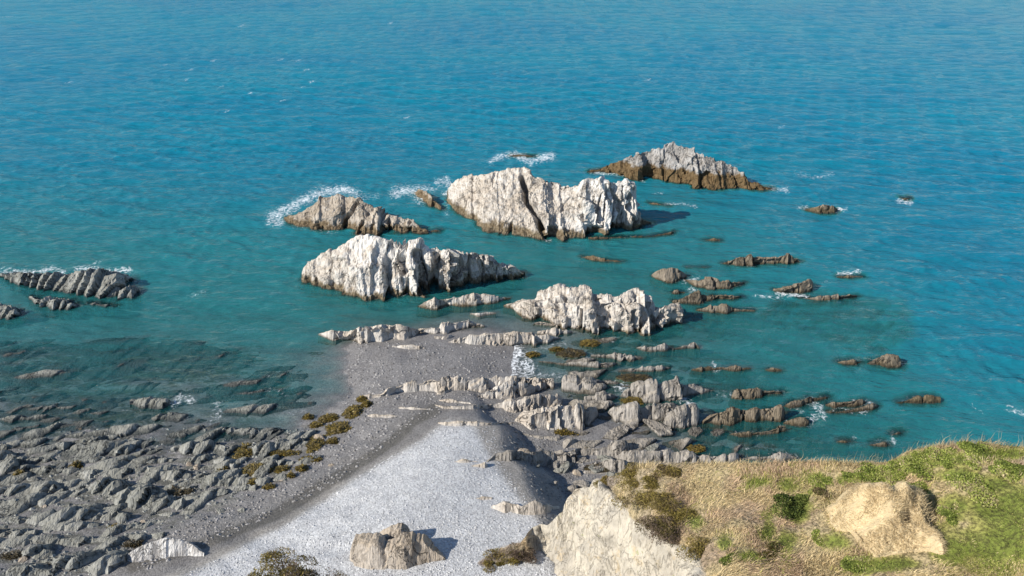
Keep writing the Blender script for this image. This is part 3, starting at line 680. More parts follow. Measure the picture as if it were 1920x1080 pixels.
# ------------------------------------------------------------------ the left-hand reef
REEF_LABELS = {"S0": "small dark ledge standing in shallow water off the crowded reef", "S1": "dark slate ledge in the crowded reef between open shallows and sand pools",
    "S2": "striped slate ledge near the brown weed at the reef's gravel end", "S3": "pale-faced slate ledge of the inner reef behind the white fluted outcrop"}
GR = "slate ledges of the crowded reef"
REEF = {'S1': [
 [(0,102,85),(60,97,65),(172,77,56)], [(205,267,252),(290,262,232),(402,257,240)], [(350,302,290),(480,295,240),(600,295,230),(700,302,240),(862,260,242)],
 [(0,424,380),(90,439,345),(220,419,345),(300,414,365),(420,399,335),(510,380,335),(535,364,352)], [(120,534,510),(170,544,470),(300,510,465),(435,478,457)], [(200,564,545),(320,574,525),(460,569,510),(562,545,507)],
 [(300,645,610),(350,684,610),(490,660,600),(500,640,620)], [(410,724,700),(460,734,680),(552,706,677)], [(-60,750,660),(0,755,660),(80,745,670),(112,724,702)], [(800,349,320),(880,345,280),(1002,310,274)],
 [(900,354,340),(1030,354,310),(1150,349,300),(1282,316,297)], [(1460,244,180),(1560,264,150),(1680,276,155),(1790,276,160),(1860,270,165),(1878,245,192)], [(1700,404,370),(1800,414,340),(1925,390,312)],
 [(600,726,680),(720,764,640),(862,670,632)], [(760,776,740),(900,776,700),(1000,750,680),(1082,710,652)], [(910,690,640),(1000,706,600),(1100,690,580),(1282,620,582)], [(1060,806,720),(1200,786,640),(1350,730,620),(1542,650,617)],
 [(1220,806,770),(1330,820,700),(1450,806,670),(1582,700,657)], [(1450,816,780),(1600,806,750),(1700,796,735),(1822,756,727)], [(-60,900,760),(0,906,755),(120,896,770),(172,886,802)], [(-40,990,890),(60,990,860),(130,985,850),(165,960,835)],
 [(150,890,830),(300,900,815),(430,890,820),(592,880,827)], [(230,1016,900),(380,1020,905),(520,1018,910),(600,1016,930),(702,996,952)], [(590,886,842),(700,886,840),(802,876,852)], [(700,1016,950),(780,1016,935),(882,970,952)],
 [(800,906,880),(900,890,850),(1040,886,810),(1222,846,807)], [(850,1056,980),(960,1066,950),(1092,1056,962)], [(1120,1056,1000),(1250,1066,940),(1452,1056,947)], [(1320,896,872),(1500,896,840),(1700,886,845),(1800,886,820),(1925,856,817)],
 [(1500,1000,960),(1640,1010,930),(1800,1000,920),(1920,970,905)], [(1680,1070,1030),(1800,1075,1000),(1960,1060,990)]],
 'S2': [
 [(100,566,520),(200,586,490),(350,596,480),(500,580,475),(600,596,490),(672,614,522)], [(-20,686,632),(120,676,620),(172,650,627)], [(240,696,640),(380,688,610),(500,670,590),(622,640,602)], [(530,698,640),(640,726,630),(742,766,692)],
 [(-20,776,702),(100,766,695),(192,740,702)], [(-20,846,760),(140,856,750),(250,840,760),(312,830,792)], [(330,846,800),(450,866,780),(602,840,777)], [(450,906,850),(600,936,820),(750,920,800),(892,900,832)],
 [(600,376,350),(720,414,320),(850,406,325),(962,376,327)], [(900,436,360),(1050,436,340),(1202,390,332)], [(880,566,520),(960,636,480),(1080,610,450),(1182,540,452)], [(1080,586,520),(1240,570,450),(1400,530,440),(1482,500,452)],
 [(1080,726,670),(1200,726,650),(1332,700,652)], [(1330,706,680),(1450,696,620),(1602,650,602)], [(900,886,860),(1000,916,820),(1092,890,832)], [(620,966,930),(780,960,890),(952,966,882)], [(0,1066,1032),(150,1072,1010),(300,1072,1000),(422,1066,1032)],
 [(1340,430,400),(1450,440,380),(1540,430,395)], [(160,960,930),(300,970,915),(420,950,925)]],
 'S3': [
 [(80,96,60),(150,88,22),(212,66,32)], [(-60,226,140),(0,228,130),(120,236,90),(280,220,85),(400,220,100),(560,222,85),(642,196,122)], [(-60,366,262),(160,368,250),(192,346,262)], [(180,362,290),(280,358,255),(382,320,262)],
 [(385,320,272),(450,336,240),(562,300,232)], [(700,166,132),(900,180,100),(1060,236,40),(1200,210,30),(1392,130,92)], [(1100,266,232),(1250,326,170),(1480,340,130),(1600,320,150),(1762,240,192)], [(1500,376,322),(1680,386,250),(1925,376,232)],
 [(-60,516,442),(180,518,430),(222,490,442)], [(180,522,490),(300,526,430),(400,520,410),(552,470,372)], [(390,548,500),(500,550,430),(650,530,370),(860,490,350),(1032,420,372)], [(560,596,560),(700,606,510),(850,590,490),(1042,550,507)],
 [(980,486,450),(1060,496,400),(1162,480,397)], [(1100,446,400),(1200,496,370),(1340,518,410),(1352,490,432)], [(-60,666,592),(100,672,580),(220,672,570),(362,660,562)], [(240,758,722),(400,740,690),(502,710,682)],
 [(490,746,682),(620,760,660),(820,764,650),(1030,720,655),(1202,696,667)], [(1310,698,642),(1400,698,610),(1522,660,622)], [(1300,590,562),(1420,580,520),(1502,560,492)], [(230,880,802),(340,908,770),(450,890,755),(552,860,812)],
 [(600,340,318),(800,345,300),(1000,330,310)], [(1600,430,410),(1700,440,400),(1850,430,405)]]}
for zone, rows in REEF.items():
    for i, stn in enumerate(rows):
        rock("reef_ledge", REEF_LABELS[zone if not (zone == "S1" and i < 13) else "S0"], "rock ledge", M_REEF, zone, stn, [48], 'fin' if i % 3 else 'reef', group=GR, tide=-.6 if zone != 'S1' else .15, res=.2, apron=.5, back=54)
ledges(M_REEF, 'S3', [
    ("large dark-backed slab ledge in the inner reef", [(420,940,892),(600,1008,880),(840,1020,850),(1000,920,800),(1242,840,787)]),
    ("black sloping slab ledge next to the large dark-backed ledge", [(860,1030,1002),(1030,1060,900),(1180,1030,850),(1305,955,837)]),
    ("rounded pale-nosed ledge at the inner end of the reef", [(60,1080,992),(200,1082,970),(350,1090,965),(552,1090,1012)])], tide=-9, style='fin', slopes=[50], name='reef_ledge', apron=.5)
rock("reef_ledge", "bright white fluted outcrop where the reef meets the pale shingle", "rock ledge", M_BACK, 'R6', [(675,982,972),(740,1012,930),(830,996,890),(900,978,870),(980,972,862),(1060,968,880),(1100,974,910),(1144,974,942)], [52], 'ledge', tide=-9, res=.16, apron=.4, amp=[(675,.6),(1144,.6)], white=[(675,.5),(1144,.9)])

# flat fallen slabs
def slab(label, zone, poly, thick, tiltx, tilty, mat, lift=.25):
    p = zp(zone, poly); X, Y, Z = hit(p[:, 0], p[:, 1])
    c = np.array([X.mean(), Y.mean(), Z.mean() + lift])
    n = len(p); k = 5
    xs, ys = [], []
    for i in range(n):
        for q in range(k):
            f = q / k; xs.append(X[i] * (1 - f) + X[(i + 1) % n] * f); ys.append(Y[i] * (1 - f) + Y[(i + 1) % n] * f)
    xs, ys = np.array(xs) - c[0], np.array(ys) - c[1]
    wob = 1 + .05 * RNG.standard_normal(len(xs)); xs *= wob; ys *= wob
    rings = []
    for r, dz in ((0.02, 0), (.45, .02), (.8, .0), (.97, -.02), (1, -.08), (.98, -thick), (.6, -thick - .3)):
        zz = dz + tiltx * xs * r + tilty * ys * r + .03 * RNG.standard_normal(len(xs)) * (r > .1)
        rings.append(np.stack([xs * r, ys * r, zz], 1))
    P = np.stack(rings, 0); P = np.concatenate([P, P[:, :1]], 1)
    me = mesh_np("fallen_slab", P.reshape(-1, 3), grid_faces(P.shape[0], P.shape[1]))
    o = link("fallen_slab", me, mat, None, c); o["tide"] = -2.0
    ROCK_V.append(P.reshape(-1, 3) + c)
    return tag(o, label, "rock slab")
slab("long tilted diamond slab propped on the ledges at the water's edge", 'S5', [(830,530),(905,528),(1090,595),(1115,645),(985,660)], .35, -.03, .10, M_GREY, .55)
slab("broad flat leaf-shaped slab lying on the gravel by the gully", 'S5', [(452,668),(515,612),(640,562),(702,592),(690,632),(585,694)], .3, .05, .08, M_GREY, .35)
slab("oval flat slab in shallow water, next to the triangular boulder", 'S5', [(1255,600),(1300,562),(1370,565),(1402,605),(1350,655),(1290,645)], .25, 0, .03, M_GREY, .12)
slab("oval flat slab in shallow water, farther out from the triangular boulder", 'S5', [(1480,610),(1530,575),(1590,578),(1605,610),(1550,652),(1500,645)], .25, 0, .02, M_GREY, .06)
slab("small pale slab wedged against the leaning boulder", 'S5', [(665,570),(690,555),(740,560),(775,580),(740,600),(690,598)], .2, .04, .05, M_GREY, .25)

# loose boulders strewn over the reef and the beach
def boulder_mesh(seed):
    import bmesh
    bm = bmesh.new(); bmesh.ops.create_icosphere(bm, subdivisions=3, radius=1)
    V = np.array([v.co for v in bm.verts]); r = np.random.default_rng(seed)
    for _ in range(11):                                           # knock flats off the ball
        d = r.normal(size=3); d /= np.linalg.norm(d); h = r.uniform(.55, .85)
        s = V @ d; V = V - np.outer(np.maximum(s - h, 0), d)
    V *= (1 + .16 * fbm(V[:, 0] * 2, V[:, 1] * 2, V[:, 2] * 2, 3, seed))[:, None]
    for v, c in zip(bm.verts, V): v.co = c
    me = bpy.data.meshes.new("boulder"); bm.to_mesh(me); bm.free(); return me
BOULD = []
for mi, mt in enumerate((M_REEF, M_GREY, M_TAN)):
    for q in range(3):
        me = boulder_mesh(40 + mi * 7 + q); me.materials.append(mt); BOULD.append(me)
def boulder(px, py, size, k, label, group, zmax=9):
    X, Y, Z = [float(v) for v in hit(np.array(px, float), np.array(py, float), False)]
    if Z < -.5 or Z > zmax: return
    o = link("boulder", BOULD[k], None, None, (X, Y, Z + size * .12))
    o.scale = (size * random.uniform(.9, 1.5), size * random.uniform(.6, .9), size * random.uniform(.35, .6)); o.rotation_euler = (random.uniform(-.3, .3), random.uniform(-.3, .3), random.uniform(-.5, .5))
    o["tide"] = -9.0
    tag(o, label, "boulder", group)
for i in range(80):
    px, py = random.uniform(0, 560), random.uniform(800, 1075)
    if py > 1130 - .42 * px: continue
    boulder(px, py, random.choice((.25, .3, .4, .5, .7)), random.choice((0, 1, 2, 0, 1, 3, 6)), "small loose boulder among the reef ledges", "loose boulders of the reef")
for px, py, s, k, lb in [(598, 822, .55, 6, "pinkish white stone on the weed at the reef edge"), (524, 900, .5, 6, "white stone on sand near the reef edge"), (621, 873, .25, 6, "single small white stone on the bare grey gravel"), (414, 960, .55, 0, "grey stone lying apart from the reef on gravel"),
                         (453, 958, .4, 0, "striped dark stone on the gravel past the reef"), (1083, 889, .5, 7, "pink and white stone below the dark weed by the headland"), (371, 876, .5, 8, "tan stone between the reef ledges, larger of a pair"), (356, 872, .35, 7, "tan stone between the reef ledges, smaller of a pair")]:
    boulder(px, py, s, k, lb, None)

for i in range(60):
    px, py = random.uniform(950, 1250), random.uniform(838, 960)
    if py > 1000 - .35 * (px - 950): continue
    boulder(px, py, random.choice((.3, .4, .5, .7, .9)), random.choice((1, 2, 3, 4, 5, 6)), "loose boulder in the stony hollow below the headland tip", "loose boulders below the headland", 1.7)
# ------------------------------------------------------------------ pebbles
def hits_in(poly, n, seed):
    r = np.random.default_rng(seed); P = np.array(poly)
    x = r.uniform(P[:, 0].min(), P[:, 0].max(), n * 3); y = r.uniform(P[:, 1].min(), P[:, 1].max(), n * 3)
    k = in_poly(x, y, poly); return x[k][:n], y[k][:n]
def pebbles(name, label, poly, n, smin, smax, mat, seed, dens=None):
    x, y = hits_in(poly, n, seed); X, Y, Z = hit(x, y, False); r = np.random.default_rng(seed)
    ok = Z > -.12; X, Y, Z = X[ok], Y[ok], Z[ok]; n = len(X)
    base = np.array([(1, 0, 0), (.31, .95, 0), (-.8, .58, 0), (-.8, -.58, 0), (.31, -.95, 0), (0, 0, 1)], float)
    ring = np.array([(0, 1, 5), (1, 2, 5), (2, 3, 5), (3, 4, 5), (4, 0, 5)])
    s = smin + (smax - smin) * r.random(n) ** 3; a = r.uniform(0, 6.28, n)
    b = base[None] * (1 + .35 * r.uniform(-1, 1, (n, 6, 3)))
    bx = b[..., 0] * np.cos(a)[:, None] - b[..., 1] * np.sin(a)[:, None]; by = b[..., 0] * np.sin(a)[:, None] + b[..., 1] * np.cos(a)[:, None]
    V = np.stack([X[:, None] + bx * s[:, None], Y[:, None] + by * s[:, None] * .8, Z[:, None] - .03 + b[..., 2] * s[:, None] * .65], -1)
    Fc = (ring[None] + (np.arange(n) * 6)[:, None, None]).reshape(-1, 3)
    me = mesh_np(name, V.reshape(-1, 3), Fc); attr(me, "tone", np.repeat(r.random(n), 6))
    return tag(link(name, me, mat), label, None, None, "stuff")
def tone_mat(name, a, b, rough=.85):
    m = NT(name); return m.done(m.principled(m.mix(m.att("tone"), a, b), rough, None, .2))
pebbles("shingle", "pale dry pebbles of the shingle bank", [(835, 795), (703, 875), (520, 995), (300, 1100), (1060, 1110), (1006, 990), (985, 930), (936, 850), (925, 797)], 24000, .03, .17, tone_mat("dry_pebble", (.30, .305, .315), (.50, .505, .51)), 3)
pebbles("gravel", "dark wet gravel of the spit and lower beach", [(660, 640), (950, 645), (945, 700), (900, 760), (780, 790), (640, 900), (420, 1010), (250, 1080), (280, 1010), (520, 900), (640, 800), (650, 700)], 11000, .03, .24, tone_mat("wet_pebble", (.12, .115, .11), (.31, .30, .295)), 4)
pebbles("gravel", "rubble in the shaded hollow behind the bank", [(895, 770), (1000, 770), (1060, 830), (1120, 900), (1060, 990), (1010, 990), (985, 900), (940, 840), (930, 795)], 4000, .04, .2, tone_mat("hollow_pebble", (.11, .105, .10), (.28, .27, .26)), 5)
pebbles("rubble", "broken stones between the reef ledges", [(0, 800), (600, 800), (520, 900), (280, 1010), (150, 1100), (0, 1100)], 4500, .04, .28, tone_mat("reef_rubble", (.09, .095, .09), (.34, .34, .31)), 6)

# ------------------------------------------------------------------ the sea
sx, sy = axis(-2600, -95, 120, 2600, .42, 1.045), axis(20, 40, 190, 4200, .42, 1.03)
SX, SY = np.meshgrid(sx, sy, indexing='ij')
gz = ground_grid(SX, SY)
depth = np.maximum(-gz, 0)
cell = .42
ix = {}
RV = np.concatenate(ROCK_V)
i0, j0 = np.searchsorted(sx, RV[:, 0]), np.searchsorted(sy, RV[:, 1])
ok = (i0 > 0) & (i0 < len(sx)) & (j0 > 0) & (j0 < len(sy))
rz = np.full(SX.shape, -99.0)
np.maximum.at(rz, (i0[ok], j0[ok]), RV[ok][:, 2])
q = rz.copy()                                                     # fill the gaps between points
for di, dj in ((1, 0), (-1, 0), (0, 1), (0, -1)): q = np.maximum(q, np.roll(np.roll(rz, di, 0), dj, 1) - .6)
rz = np.maximum(rz, q)
depth = np.where(rz > -50, np.minimum(depth, np.maximum(-rz, 0) * 1.6 + .25), depth)
def waves(X, Y):
    r = np.random.default_rng(5); z = np.zeros(X.shape)
    damp = .25 + .75 * smooth(.2, 5, -gz)
    wp = [fbm(X * .012, Y * .012, 0, 2, 300 + q) for q in range(3)]
    for wl, amp, n, sp in ((14, .075, 5, .30), (7.0, .110, 8, .42), (3.8, .085, 10, .55), (2.2, .045, 8, .8)):
        ev = [vnoise(X / (wl * 5), Y / (wl * 4), 0, 400 + q) for q in range(3)]
        for _ in range(n):
            th = math.radians(97) + r.normal() * sp; l = wl * r.uniform(.75, 1.3); k = 6.283 / l
            ph = k * (X * math.cos(th) + Y * math.sin(th)) + r.uniform(0, 6.28) + r.uniform(-2, 2) * wp[int(r.integers(3))]
            env = .55 + .9 * np.clip(ev[int(r.integers(3))] + .4, 0, 1.4)
            fade = np.clip(l / (3.2 * np.maximum(.42, .006 * np.hypot(X, Y))), 0, 1)
            z += amp / math.sqrt(n) * 2.0 * env * fade * (np.exp(1.1 * (np.sin(ph) - 1)) - .38)
    return z * damp
SZ = waves(SX, SY)
V = np.stack([SX, SY, SZ], -1).reshape(-1, 3)
PX, PY = to_px(V[:, 0], V[:, 1], 0 * V[:, 2])
foam = np.zeros(len(V))
FOAM = [('R1', [(95, 480), (160, 500)], 30, .9), ('R1', [(110, 460), (200, 420), (320, 350), (450, 292), (600, 275), (670, 300)], 34, 1.0), ('R1', [(700, 330), (820, 320)], 18, .6), ('R1', [(250, 520), (400, 548), (540, 568)], 12, .5),
        ('R1', [(940, 300), (1010, 285), (1080, 290), (1110, 340)], 34, 1.0), ('R1', [(1100, 265), (1200, 270)], 20, .85), ('R1', [(1230, 225), (1280, 215), (1320, 270), (1290, 300)], 30, .9), ('R1', [(1290, 380), (1290, 440)], 14, .6),
        ('R2', [(285, 150), (340, 125), (420, 112)], 16, .9), ('R2', [(440, 130), (500, 150), (560, 135), (610, 122)], 20, 1.0), ('R2', [(820, 207), (900, 212), (985, 226)], 10, .85), ('R2', [(1785, 300), (1860, 305)], 12, .8),
        ('R2', [(1210, 378), (1300, 378), (1380, 398)], 8, .75), ('R2', [(1085, 245), (1100, 258)], 8, .7), ('R2', [(1150, 322), (1200, 318)], 6, .6), ('R2', [(570, 570), (605, 575)], 8, .7),
        ('R5', [(15, 78), (90, 88), (180, 92), (280, 68), (340, 90)], 16, .9), ('R5', [(400, 72), (480, 68), (560, 78), (700, 76)], 13, .95), ('R5', [(540, 25), (470, 55)], 10, .6), ('R5', [(650, 145), (690, 155)], 12, .7), ('R5', [(1010, 215), (1090, 200)], 12, .55),
        ('R3', [(1365, 320), (1385, 360), (1375, 410), (1345, 450), (1350, 500)], 44, 1.15), ('R3', [(1430, 420), (1470, 470), (1440, 500)], 50, .9), ('R3', [(1400, 340), (1500, 360), (1600, 310), (1700, 300)], 18, .55), ('R3', [(1380, 490), (1600, 505), (1750, 515)], 20, .7), ('R3', [(1680, 390), (1900, 395)], 8, .55),
        ('R9', [(690, 305), (760, 315), (830, 325)], 9, .8), ('R9', [(800, 295), (870, 305), (950, 315)], 12, .95), ('R9', [(1110, 200), (1220, 190)], 9, .95), ('R9', [(300, 225), (350, 235), (400, 225)], 12, .8), ('R9', [(360, 275), (390, 280)], 14, .75), ('R9', [(310, 830), (350, 850), (370, 880)], 20, 1.05), ('R9', [(0, 770), (40, 775)], 24, .9), ('R9', [(350, 790), (420, 800)], 14, .6),
        ('R9', [(480, 655), (492, 690)], 10, 1.0), ('R9', [(510, 805), (570, 815)], 12, .7), ('R9', [(960, 840), (1010, 870), (1040, 920), (980, 930)], 22, .8), ('R9', [(880, 880), (930, 900)], 16, .55), ('R9', [(1250, 845), (1280, 860)], 8, .9), ('R9', [(1210, 905), (1260, 900)], 10, .7), ('R9', [(1380, 1030), (1395, 1060)], 10, .9), ('R9', [(1040, 245), (1050, 240)], 6, .8), ('R9', [(1190, 1020), (1210, 1035)], 8, .7),
        ('R10', [(318, 210), (345, 212)], 7, 1.0), ('R10', [(180, 205), (210, 200)], 7, .8), ('R10', [(530, 178), (575, 186)], 8, 1.0), ('R10', [(165, 85), (230, 100), (300, 88)], 6, .65), ('R10', [(915, 910), (960, 925)], 10, .85), ('R10', [(790, 890), (830, 920)], 6, .5), ('R10', [(80, 140), (140, 148)], 7, .8),
        ('R6', [(980, 110), (1020, 75), (1080, 90)], 22, .95), ('R6', [(880, 125), (980, 135)], 10, .65), ('R6', [(980, 180), (1050, 200)], 14, .65), ('R6', [(1220, 120), (1230, 170), (1200, 195)], 22, .7), ('R6', [(700, 150), (800, 160)], 14, .45), ('R6', [(1590, 60), (1610, 70)], 10, .6), ('R6', [(1600, 165), (1750, 150)], 16, .45)]
for x, y in [(1150, 262), (1140, 328), (940, 349), (850, 420), (830, 325), (700, 300), (800, 230), (715, 262), (1170, 310), (1120, 228), (40, 62), (1525, 443), (1465, 88), (1060, 380), (620, 245), (1050, 226), (2930, 478), (2430, 300), (260, 310), (905, 98)]:
    FOAM.append(('R0', [(x - 9, y + 2), (x + 9, y - 3)], 3.0, .72))
for zn, pts, wd, s in FOAM:
    c = zp(zn, pts); sc = ZOOM[zn][2]; w = max(wd / sc * 1.25, 2.0)
    near = (PX > c[:, 0].min() - 5 * w) & (PX < c[:, 0].max() + 5 * w) & (PY > c[:, 1].min() - 4 * w) & (PY < c[:, 1].max() + 4 * w)
    idx = np.nonzero(near)[0]
    if len(idx) == 0: continue
    d, _ = seg_dist(PX[idx], (PY[idx] - 0) * 1.0, c[:, 0], c[:, 1])
    foam[idx] = np.maximum(foam[idx], s * np.exp(-(d / w) ** 2 * .8))
shore = np.maximum(np.exp(-(depth.ravel() / .10) ** 2) * .30, .34 * ((rz > -.25) & (gz < -.6)).ravel() * (.4 + .9 * np.clip(fbm(V[:, 0] * .08, V[:, 1] * .08, 0, 2, 333) + .3, 0, 1)))
foam = np.maximum(foam, shore)
me = mesh_np("sea", V, grid_faces(len(sx), len(sy)), True)
attr(me, "depth", depth.ravel()); attr(me, "foam", foam)
m = NT("sea_water"); p = m.pos()
dpt = m.att("depth")
warp = m.scaled(p, (.35, 1.0, .6), (0, 0, .12))
r1 = m.noise(warp, 1.1, 5, .62, .5); r2 = m.noise(m.scaled(p, (.55, 1.2, 1), (0, 0, -.2)), 3.0, 4, .6, .3); r3 = m.noise(m.scaled(p, (.16, .5, 1), (0, 0, .1)), .55, 4, .6, .4)
r4 = m.noise(m.scaled(p, (.22, .62, 1), (0, 0, .22)), 1.0, 3, .55, .3)
hgt = m.math('ADD', m.math('ADD', m.math('MULTIPLY', r1, .8), m.math('MULTIPLY', r4, 1.3)), m.math('ADD', m.math('MULTIPLY', r2, .16), m.math('MULTIPLY', r3, 1.6)))
nrm = m.bump(hgt, .75, .5)
patch = m.noise(m.scaled(p, (.5, 1, 1)), .02, 4, .6, .5)
deepc = m.mix(m.ramp(patch, .3, .7), (.004, .178, .290), (.005, .208, .302))
body = m.mix(m.ramp(dpt, .2, 7.0), (.040, .300, .300), deepc)
dif = m.n("ShaderNodeBsdfDiffuse"); m.put(dif.inputs[0], body); m.put(dif.inputs["Normal"], m.bump(hgt, .6, .6))
def expo(k): return m.math('POWER', 2.71828, m.math('MULTIPLY', dpt, -k))
tint = m.n("ShaderNodeCombineColor"); m.put(tint.inputs[0], expo(.6)); m.put(tint.inputs[1], expo(.16)); m.put(tint.inputs[2], expo(.13))
tr = m.n("ShaderNodeBsdfTransparent"); m.put(tr.inputs[0], tint.outputs[0])
ms = m.n("ShaderNodeMixShader"); m.put(ms.inputs[0], m.math('SUBTRACT', 1.0, expo(.25))); m.t.links.new(tr.outputs[0], ms.inputs[1]); m.t.links.new(dif.outputs[0], ms.inputs[2])
gl = m.n("ShaderNodeBsdfGlossy"); gl.inputs["Roughness"].default_value = .10; m.put(gl.inputs["Normal"], nrm)
fr = m.n("ShaderNodeFresnel"); fr.inputs[0].default_value = 1.33; m.put(fr.inputs["Normal"], nrm)
ms2 = m.n("ShaderNodeMixShader"); m.put(ms2.inputs[0], m.math('MINIMUM', m.math('MULTIPLY', fr.outputs[0], .95), .34)); m.t.links.new(ms.outputs[0], ms2.inputs[1]); m.t.links.new(gl.outputs[0], ms2.inputs[2])
fo = m.att("foam"); fn = m.noise(p, 1.3, 8, .74, 1.8); fe = m.voro(m.scaled(p, (1, 1.2, 1)), 1.3, 'DISTANCE_TO_EDGE')
fac = m.ramp(m.math('ADD', m.math('MULTIPLY', fo, .80), m.math('SUBTRACT', m.math('MULTIPLY', m.math('SUBTRACT', fn, .5), 3.4), m.math('MULTIPLY', m.math('MINIMUM', fe, .3), 1.2))), .25, 1.25)
fac = m.math('MULTIPLY', fac, m.ramp(fo, .08, .3))
fd = m.n("ShaderNodeBsdfDiffuse"); m.put(fd.inputs[0], (.80, .83, .85))
ms3 = m.n("ShaderNodeMixShader"); m.put(ms3.inputs[0], fac); m.t.links.new(ms2.outputs[0], ms3.inputs[1]); m.t.links.new(fd.outputs[0], ms3.inputs[2])
tag(link("sea", me, m.done(ms3.outputs[0])), "teal blue sea with small wind waves", None, None, "structure")

# ------------------------------------------------------------------ the headland
edge_px = np.array([(700, 1180), (800, 1120), (850, 1085), (875, 1072), (897, 1057), (920, 1043), (972, 1022), (986, 1006), (990, 995), (1010, 986), (1025, 987), (1035, 977), (1055, 952), (1060, 935), (1068, 918), (1080, 909), (1095, 911), (1120, 900), (1135, 893), (1160, 891), (1176, 877), (1190, 872), (1300, 868),
                    (1400, 868), (1500, 866), (1600, 868), (1660, 866), (1684, 858), (1702, 846), (1740, 838), (1800, 832), (1860, 833), (1920, 838), (2200, 845), (2700, 860)], float)
hz_pts = [(875, 1072, 5.2), (920, 1043, 6.0), (972, 1022, 7), (990, 995, 8), (1025, 987, 8.5), (1055, 952, 10), (1068, 918, 11.5), (1095, 911, 12.4), (1120, 900, 13.4), (1160, 891, 14.5), (1176, 877, 15.4), (1300, 868, 17.5), (1400, 868, 19), (1500, 866, 20.2), (1660, 866, 22),
          (1702, 846, 23), (1800, 832, 24.5), (1920, 838, 25.6), (1155, 930, 14.6), (1185, 970, 15.7), (1215, 990, 16.5), (1250, 1017, 17.6), (1305, 1035, 19), (1318, 1075, 19.6), (1000, 1080, 5.0), (1050, 1080, 6.2), (1100, 1080, 8.8), (1200, 1080, 13.2), (1270, 1080, 16.8), (1060, 1010, 8.3), (1120, 1000, 11.4), (1180, 1040, 13.4),
          (900, 1080, 5.3), (960, 1060, 5.6), (1340, 1110, 20.2), (1500, 1100, 21.4), (1650, 1100, 22.4), (1920, 1100, 24.6), (1500, 960, 20.3), (1420, 930, 19.4), (1700, 960, 22.6), (1850, 950, 24.6), (1650, 900, 22.2), (1490, 900, 20.0), (1490, 985, 20.2), (1300, 940, 17.7), (2200, 845, 28), (2200, 1100, 28), (2700, 860, 34), (2700, 1100, 34),
          (1650, 1300, 22), (1300, 1300, 17), (1000, 1300, 3.5), (800, 1300, 4), (2200, 1300, 28), (1100, 1300, 7), (1200, 1300, 12), (1500, 1500, 20), (1000, 1500, 3)]
hp = np.array(hz_pts, float); q = hp[:, :2] / 100
Kh = np.sqrt(((q[:, None] - q[None]) ** 2).sum(-1) + .15); nh = len(q); Ah = np.zeros((nh + 1, nh + 1)); Ah[:nh, :nh] = Kh - .01 * np.eye(nh); Ah[:nh, nh] = Ah[nh, :nh] = 1
sh = np.linalg.solve(Ah, np.r_[hp[:, 2], 0])
def head_z(px, py):
    out = np.full(np.shape(px), sh[nh])
    for i in range(nh): out += sh[i] * np.sqrt((px / 100 - q[i, 0]) ** 2 + (py / 100 - q[i, 1]) ** 2 + .15)
    return out
CLIFF = [(990, 990), (1060, 925), (1075, 905), (1120, 897), (1155, 930), (1185, 970), (1215, 990), (1250, 1017), (1305, 1035), (1322, 1080), (1330, 1500), (985, 1500), (1003, 1080), (985, 1020)]
hx = np.r_[np.arange(700, 1000, 6), np.arange(1000, 1340, 3), np.arange(1340, 1960, 4.5), np.arange(1960, 2700, 20)]
nv = 96
HX, T = np.meshgrid(hx, np.linspace(0, 1, nv) ** 1.25, indexing='ij')
ey = np.interp(HX, edge_px[:, 0], edge_px[:, 1])
HY = ey + (1430 - ey) * T
hz_ = head_z(HX, HY)
wx, wy = at_z(HX, HY, hz_)
P = np.stack([wx, wy, hz_], -1)
pm = poly_mask(HX + 6 * fbm(wx * .8, wy * .8, hz_ * .8, 3, 71), HY + 6 * fbm(wx * .8, wy * .8, hz_ * .8, 3, 72), CLIFF, 3)
du = np.gradient(P, axis=0); dv = np.gradient(P, axis=1); N = -np.cross(du, dv); N /= np.linalg.norm(N, axis=2, keepdims=True) + 1e-9
N *= np.where(N[..., 2:3] < 0, -1, 1)
u = .8 * wx + .45 * hz_ - .3 * wy + .5 * fbm(wx * .4, wy * .4, hz_ * .4, 3, 73)
fr_, a1, a2, ed = joints(u.ravel(), .9, 3.2, 77); fr_, a1, a2, ed = [k.reshape(u.shape) for k in (fr_, a1, a2, ed)]
edge_soft = smooth(0, .03, T)
d = pm * (.16 * a1 + .22 * (fr_ - .5) * a2 + .14 * fbm(u * 2.2, wy * .3, hz_ * .3, 4, 79) - .9 * np.clip(.22 - np.abs(vnoise(u * .8, wy * .25, hz_ * .22, 181)), 0, 1) - .6 * np.clip(.2 - np.abs(vnoise(u * 2.1, wy * .5, hz_ * .4, 182)), 0, 1) + .22 * fbm(wx * 1.6, wy * 1.6, hz_ * 1.1, 4, 183) + 1.6 * fbm(wx * .3, wy * .3, hz_ * .3, 5, 74) - .5 * np.abs(vnoise(u * .45, wy * .2, hz_ * .15, 184)) - .25 * np.exp(-(ed / .09) ** 2) * (a2 > .4)) + (1 - pm) * (.55 * fbm(wx * .35, wy * .35, 0, 4, 75) * edge_soft + .10 * fbm(wx * 1.6, wy * 1.6, 0, 3, 76))
P = P + N * d[..., None]
